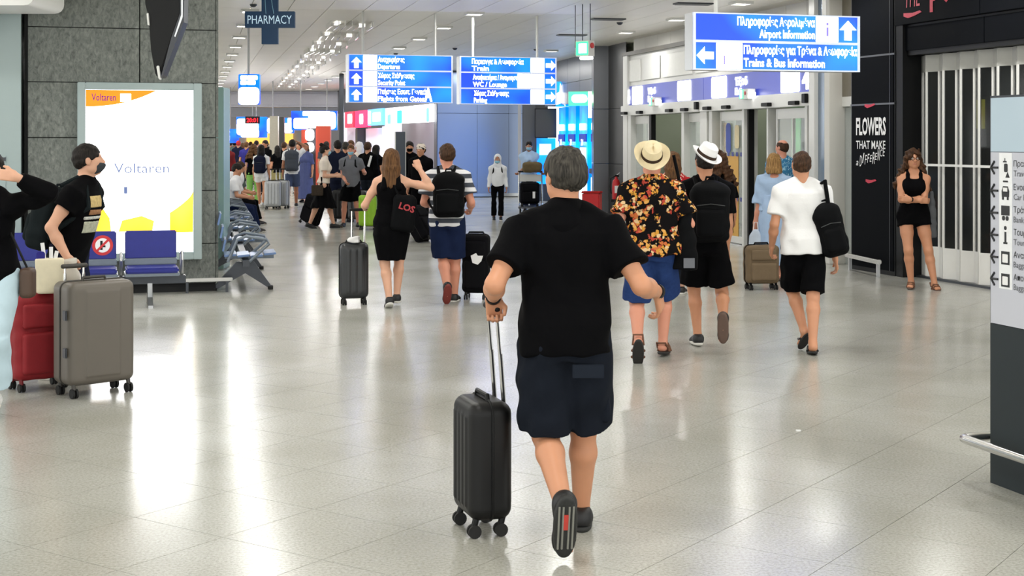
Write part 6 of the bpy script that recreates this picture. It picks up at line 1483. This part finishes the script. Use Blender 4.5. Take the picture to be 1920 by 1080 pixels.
F_ = Field(); F_.box((0, 0, .0), (.24, .14, .13), .09, k=.02); F_.noise(.006, 20, 3); o = fobj('duffel_bag', F_, .013, cloth('olive_brown_canvas', (104, 90, 66), .2), None); o.location = (xat(998, 34.65), 34.65, 1.13); tag(o, 'olive brown duffel bag on top of the luggage trolley', 'bag')
e = suitcase((xat(993, 34.1), 34.1, .2), R(4), .46, .26, .5, S_BLKF, 'black case standing on the luggage trolley', 'soft'); MB().bbox((.06, -.17, .2), (.12, -.165, .36)).build('luggage_tag', M_PTXT, e)
e = empty('red_container', (xat(1110, 29.8), 29.8, 0), R(-14), 'red box-shaped case low beside the dark column', 'case')
MB().bbox((-.19, -.15, .05), (.19, .15, .7)).build('case_body', M_RED, e, bevel=.03); MB().bbox((-.2, -.16, .68), (.2, .16, .72)).build('case_lid', MATS['red_cloth'], e, bevel=.01)
for x in (-.15, .15): MB().tube([(x - .02, 0, .03), (x + .02, 0, .03)], .03, 12).build('wheel', M_RUBBER, e)

# people before the exit doors
a = A(16.6, 1258)
p = Person(1262, 16.6, 1.66, 'woman with brown hair in red floral blouse behind the straw hat', face=-10, sex='f', skin=SKL); p.top(C_REDF, sleeve=.6, ease=.018, hem=-.1); p.shorts(C_NAVY, calf=.9, name='trousers'); p.shoes(); p.hair(H_BR, 'long', length=.2)
p = Person(1347, 17.6, 1.66, 'woman with long dark curly hair in black behind the white hat', face=6, sex='f', skin=SK); p.top(C_BLK, sleeve=.9, ease=.02, hem=-.1); p.shorts(C_BLK, leg=.5, ease=.02); p.shoes(); p.hair(H_CURL, 'curly', length=.34, vol=.024)
p = Person(1466, 21.6, 1.80, 'balding man in blue leaf-print shirt at the exit door', face=12, head=(30, 0), skin=SKP, build=1.1); p.top(C_BLUEF, sleeve=.6, ease=.024); p.shorts(C_KHAKI, leg=.9); p.shoes(); p.hair(H_DBR, 'bald', vol=.006)
p = Person(1577, 24.2, 1.58, 'person in white shirt seen through the window strip', face=-70, head=(0, -12), skin=SK, hands=(v3(.28, -.1, 1.1), v3(.28, .05, 1.12)), elb=(v3(0, 0, -1), v3(0, 0, -1))); p.top(C_WHITE, sleeve=1.7, ease=.022); p.shorts(C_DGREY, calf=.95, name='trousers'); p.shoes(); p.hair(H_BLACK, 'short')

# ---- crowd deeper in the hall: u, Y, height, facing, label, sex, top, bottom, hair, extras
WALK = ((-.09, .2, .085, 0, 0), (.09, -.24, .13, 32, 0)); WALK2 = ((-.09, -.24, .13, 32, 0), (.09, .2, .085, 0, 0))
def crowd(u, Y, h, face, label, sex='m', topm=C_BLK, bot='shorts', botm=C_NAVY, hr='short', hm=H_BLACK, sk=SK, feet=None, shoe=M_SHOE, mask=None, hands=(None, None), sleeve=.6, head=(0, 0), build=1.0, elb=(None, None)):
    p = Person(u, Y, h, label, face=face, sex=sex, skin=sk, feet=feet, hands=hands, head=head, build=build, elb=elb, vox=.013 if Y < 40 else .017)
    p.top(topm, sleeve=sleeve, ease=.022, hem=-.1 if bot != 'dress' else .1)
    if bot == 'shorts': p.shorts(botm, leg=.85, ease=.022, flare=.015)
    elif bot == 'short': p.shorts(botm, leg=.35, ease=.02, flare=.02)
    elif bot == 'pants': p.shorts(botm, calf=.93, ease=.02, flare=.012, name='trousers')
    else: p.skirt(botm, .12, 'dress_skirt', wtop=.5, rx=.26, ry=.24, hipe=.03)
    p.shoes(shoe, M_SOLEW); p.hair(hm, hr, length=.28, vol=.018)
    if mask: p.mask(mask)
    return p
q = crowd(548, 38.0, 1.80, 4, 'man in white t-shirt and slate shorts raising a hand to his head', topm=C_WHITE, botm=C_SLATE, sk=SKD, feet=WALK2, hands=(None, v3(.17, .12, 1.72)), elb=(None, v3(1, .2, 0)), build=1.05); backpack(q, C_DGREY, 'large grey backpack on the man in the white t-shirt', .36, .56, .2, up=.3)
q = crowd(490, 37.4, 1.66, -4, 'woman in white top and white shorts with navy backpack', 'f', C_WHITE, 'short', C_WHITE, 'long', H_BLACK, SK, WALK, M_SHOEW); backpack(q, C_DBLUE, 'navy backpack on the woman in white shorts', .3, .46, .17)
crowd(475, 39.5, 1.68, 6, 'woman in lime green trousers with long brown hair', 'f', C_BLK, 'pants', C_GREEN, 'curly', H_BR, SKL, None, M_SHOEW)
crowd(573, 40.5, 1.70, 170, 'woman in long steel blue dress before the red booth', 'f', C_STEEL, 'dress', C_STEEL, 'long', H_DBR, SK, None, sleeve=.9)
crowd(633, 32.0, 1.78, 20, 'man in dark navy behind the woman in the cream top', topm=C_DBLUE, bot='pants', botm=C_DBLUE, hm=H_BLACK)
q = crowd(690, 33.5, 1.74, -20, 'man in black jacket with white stripe in the shop crowd', topm=C_BLK, bot='pants', botm=C_NAVY, sleeve=1.8, hm=H_DBR); MB().prism([(0, 1.18), (.05, 1.16), (.12, 1.42), (.07, 1.43)], 1, -.19, -.17).build('jacket_stripe', C_WHITE, q.o)
crowd(648, 35.0, 1.74, 10, 'grey-haired person in black in the shop crowd', topm=C_BLK, bot='pants', botm=C_BLK, hm=H_GREY)
crowd(658, 38.0, 1.78, 175, 'person with reddish hair behind the grey t-shirt man', topm=C_RUST, bot='pants', hm=H_BR, sk=SKP)
crowd(673, 37.0, 1.74, 60, 'person in white headscarf in the shop crowd', 'f', C_CREAM, 'dress', C_STEEL, 'bob', mat('white_headscarf', (226, 222, 224), rough=.8))
crowd(706, 36.0, 1.66, -40, 'woman with black ponytail hair in the shop crowd', 'f', C_BLK, 'pants', C_BLK, 'long', H_BLACK)
crowd(768, 30.5, 1.76, 188, 'shop worker in black with dark mask by the slim totem', topm=C_BLK, bot='pants', botm=C_BLK, mask=C_BLK, sleeve=1.6)
q = crowd(789, 27.5, 1.72, 160, 'person in black with white cap hidden behind the raised arm', topm=C_BLK, bot='pants', botm=C_BLK, sleeve=1.8, build=1.1); MB().lathe([(.001, .12), (.06, .115), (.09, .08), (.1, .02), (.1, .01)], 20, q.hM @ Matrix.Diagonal((.95, 1.1, 1, 1)) @ Matrix.Translation((0, -.01, .01))).build('cap', C_CREAM, q.o, True)
suitcase((xat(806, 25.0), 25.0, .0), R(70), .5, .3, .62, S_BLKF, 'black case leaning over beside the striped shirt man', 'soft', tilt=-32, lean_axis='X')
crowd(447, 55.0, 1.76, 10, 'man in dark clothes with red cap deep in the hall', topm=C_DBLUE, bot='pants', botm=C_DBLUE, hm=mat('red_cap_cloth', (180, 40, 40), rough=.8), feet=WALK)
crowd(462, 50.0, 1.72, -6, 'person in violet blue top deep in the hall', topm=C_PURPLE, bot='pants', botm=C_DBLUE, hm=H_BR, feet=WALK2)
crowd(424, 42.0, 1.72, 14, 'person in maroon coat beside the teal panel', topm=C_MAROON, bot='pants', botm=C_MAROON, sleeve=1.8, hm=H_BLACK, build=1.15)
crowd(432, 60.0, 1.74, 0, 'person in grey-green shirt far along the teal panel', topm=C_TEALS, bot='pants', hm=H_BLACK)
crowd(455, 60.5, 1.66, 20, 'person in rust top far behind the red cap', 'f', C_RUST, 'pants', C_DBLUE, 'long', H_BR)
crowd(481, 56.0, 1.76, -14, 'person in pale shirt far under the clock', topm=C_WHITE, bot='pants', hm=H_BLACK)
crowd(497, 46.0, 1.78, 150, 'dark-haired man facing the camera beside the beige column', topm=C_BLK, bot='pants', hm=H_BLACK, sk=SKD)
crowd(520, 43.5, 1.62, 30, 'person in khaki trousers beside the beige column', 'f', C_BLK, 'pants', C_KHAKI, 'long', H_BLACK)
crowd(533, 45.0, 1.72, -10, 'person in black top behind the white t-shirt man', topm=C_BLK, bot='pants', botm=cloth('stone_trousers', (170, 168, 162)), hm=H_DBR)
crowd(560, 47.0, 1.72, 160, 'person in red top near the red booth', 'f', C_RED, 'pants', C_DGREY, 'long', H_DBR)
crowd(612, 44.0, 1.74, 0, 'person in charcoal by the slim steel column', topm=C_DGREY, bot='pants', hm=H_BLACK)
crowd(590, 54.0, 1.70, 30, 'person in slate top far behind the red booth light', topm=C_SLATE, bot='pants', hm=H_BLACK)
crowd(645, 50.0, 1.72, 100, 'person in cream top far at the shop row', 'f', C_CREAM, 'pants', C_NAVY, 'long', H_BR)
crowd(440, 66.0, 1.72, 0, 'person in blue shirt farthest left in the hall', topm=C_SLATE, bot='pants', hm=H_BLACK)
crowd(470, 67.0, 1.70, 0, 'person in dark top farthest under the clock', topm=C_BLK, bot='pants', hm=H_DBR)
# rolling cases in the crowd
for u_, Y_, m_, lab, tl in ((512, 36.8, S_SILV, 'silver hard case beside the woman in white shorts', 0), (527, 37.2, S_SILV, 'silver hard case beside the man with the grey backpack', 0), (690, 28.5, S_LIME, 'lime green hard case beside the woman in the dress', 0), (641, 31.2, S_BLK, 'black hard case behind the woman in the cream top', 0), (672, 31.0, S_CHAR, 'charcoal hard case behind the grey t-shirt man', 0)):
    suitcase((xat(u_, Y_), Y_, 0), R(random.uniform(-15, 15)), .42 if m_ is not S_LIME else .36, .26, .62 if m_ is not S_SILV else .66, m_, lab, 'hard', ext=.3 if m_ is S_SILV else .0)
# seated travellers on the receding row
def seated(u, Y, label, topm, botm, hm, off=.18):
    p = Person(u, Y, 1.70, label, face=-90, seat=.46, skin=SK, feet=((-.12, .48, .085, 0, 0), (.12, .46, .085, 0, 0)), hands=(v3(.36, .12, .68), v3(.36, -.1, .68)), head=(0, -14), lean=(0, .12), elb=(v3(-.3, .5, -.6), v3(-.3, -.5, -.6)), vox=.013)
    p.top(topm, sleeve=.7, ease=.022, hem=-.05); p.shorts(botm, calf=.93, name='trousers', ease=.018); p.shoes(); p.hair(hm, 'short'); return p
q = seated(433, 27.6, 'seated traveller in white top and blue trousers on the slatted row', C_WHITE, C_NBLUE, H_BLACK)
F_ = Field(); F_.ell((0, 0, 0), (.2, .18, .16), k=.02); F_.noise(.02, 18, 3); o = fobj('white_travel_bag', F_, .014, C_WHITE, None); o.location = (xat(441, 28.4), 28.4, 1.02); tag(o, 'white plastic bag with blue mark held by a seated traveller', 'bag'); MB().box((-.02, -.19, .0), (.1, .01, .03), Matrix.Rotation(R(-25), 4, 'Y')).build('blue_mark', C_PURPLE, o)
seated(440, 30.0, 'seated traveller in dark clothes farther along the slatted row', C_TEALS, C_BLK, H_DBR)
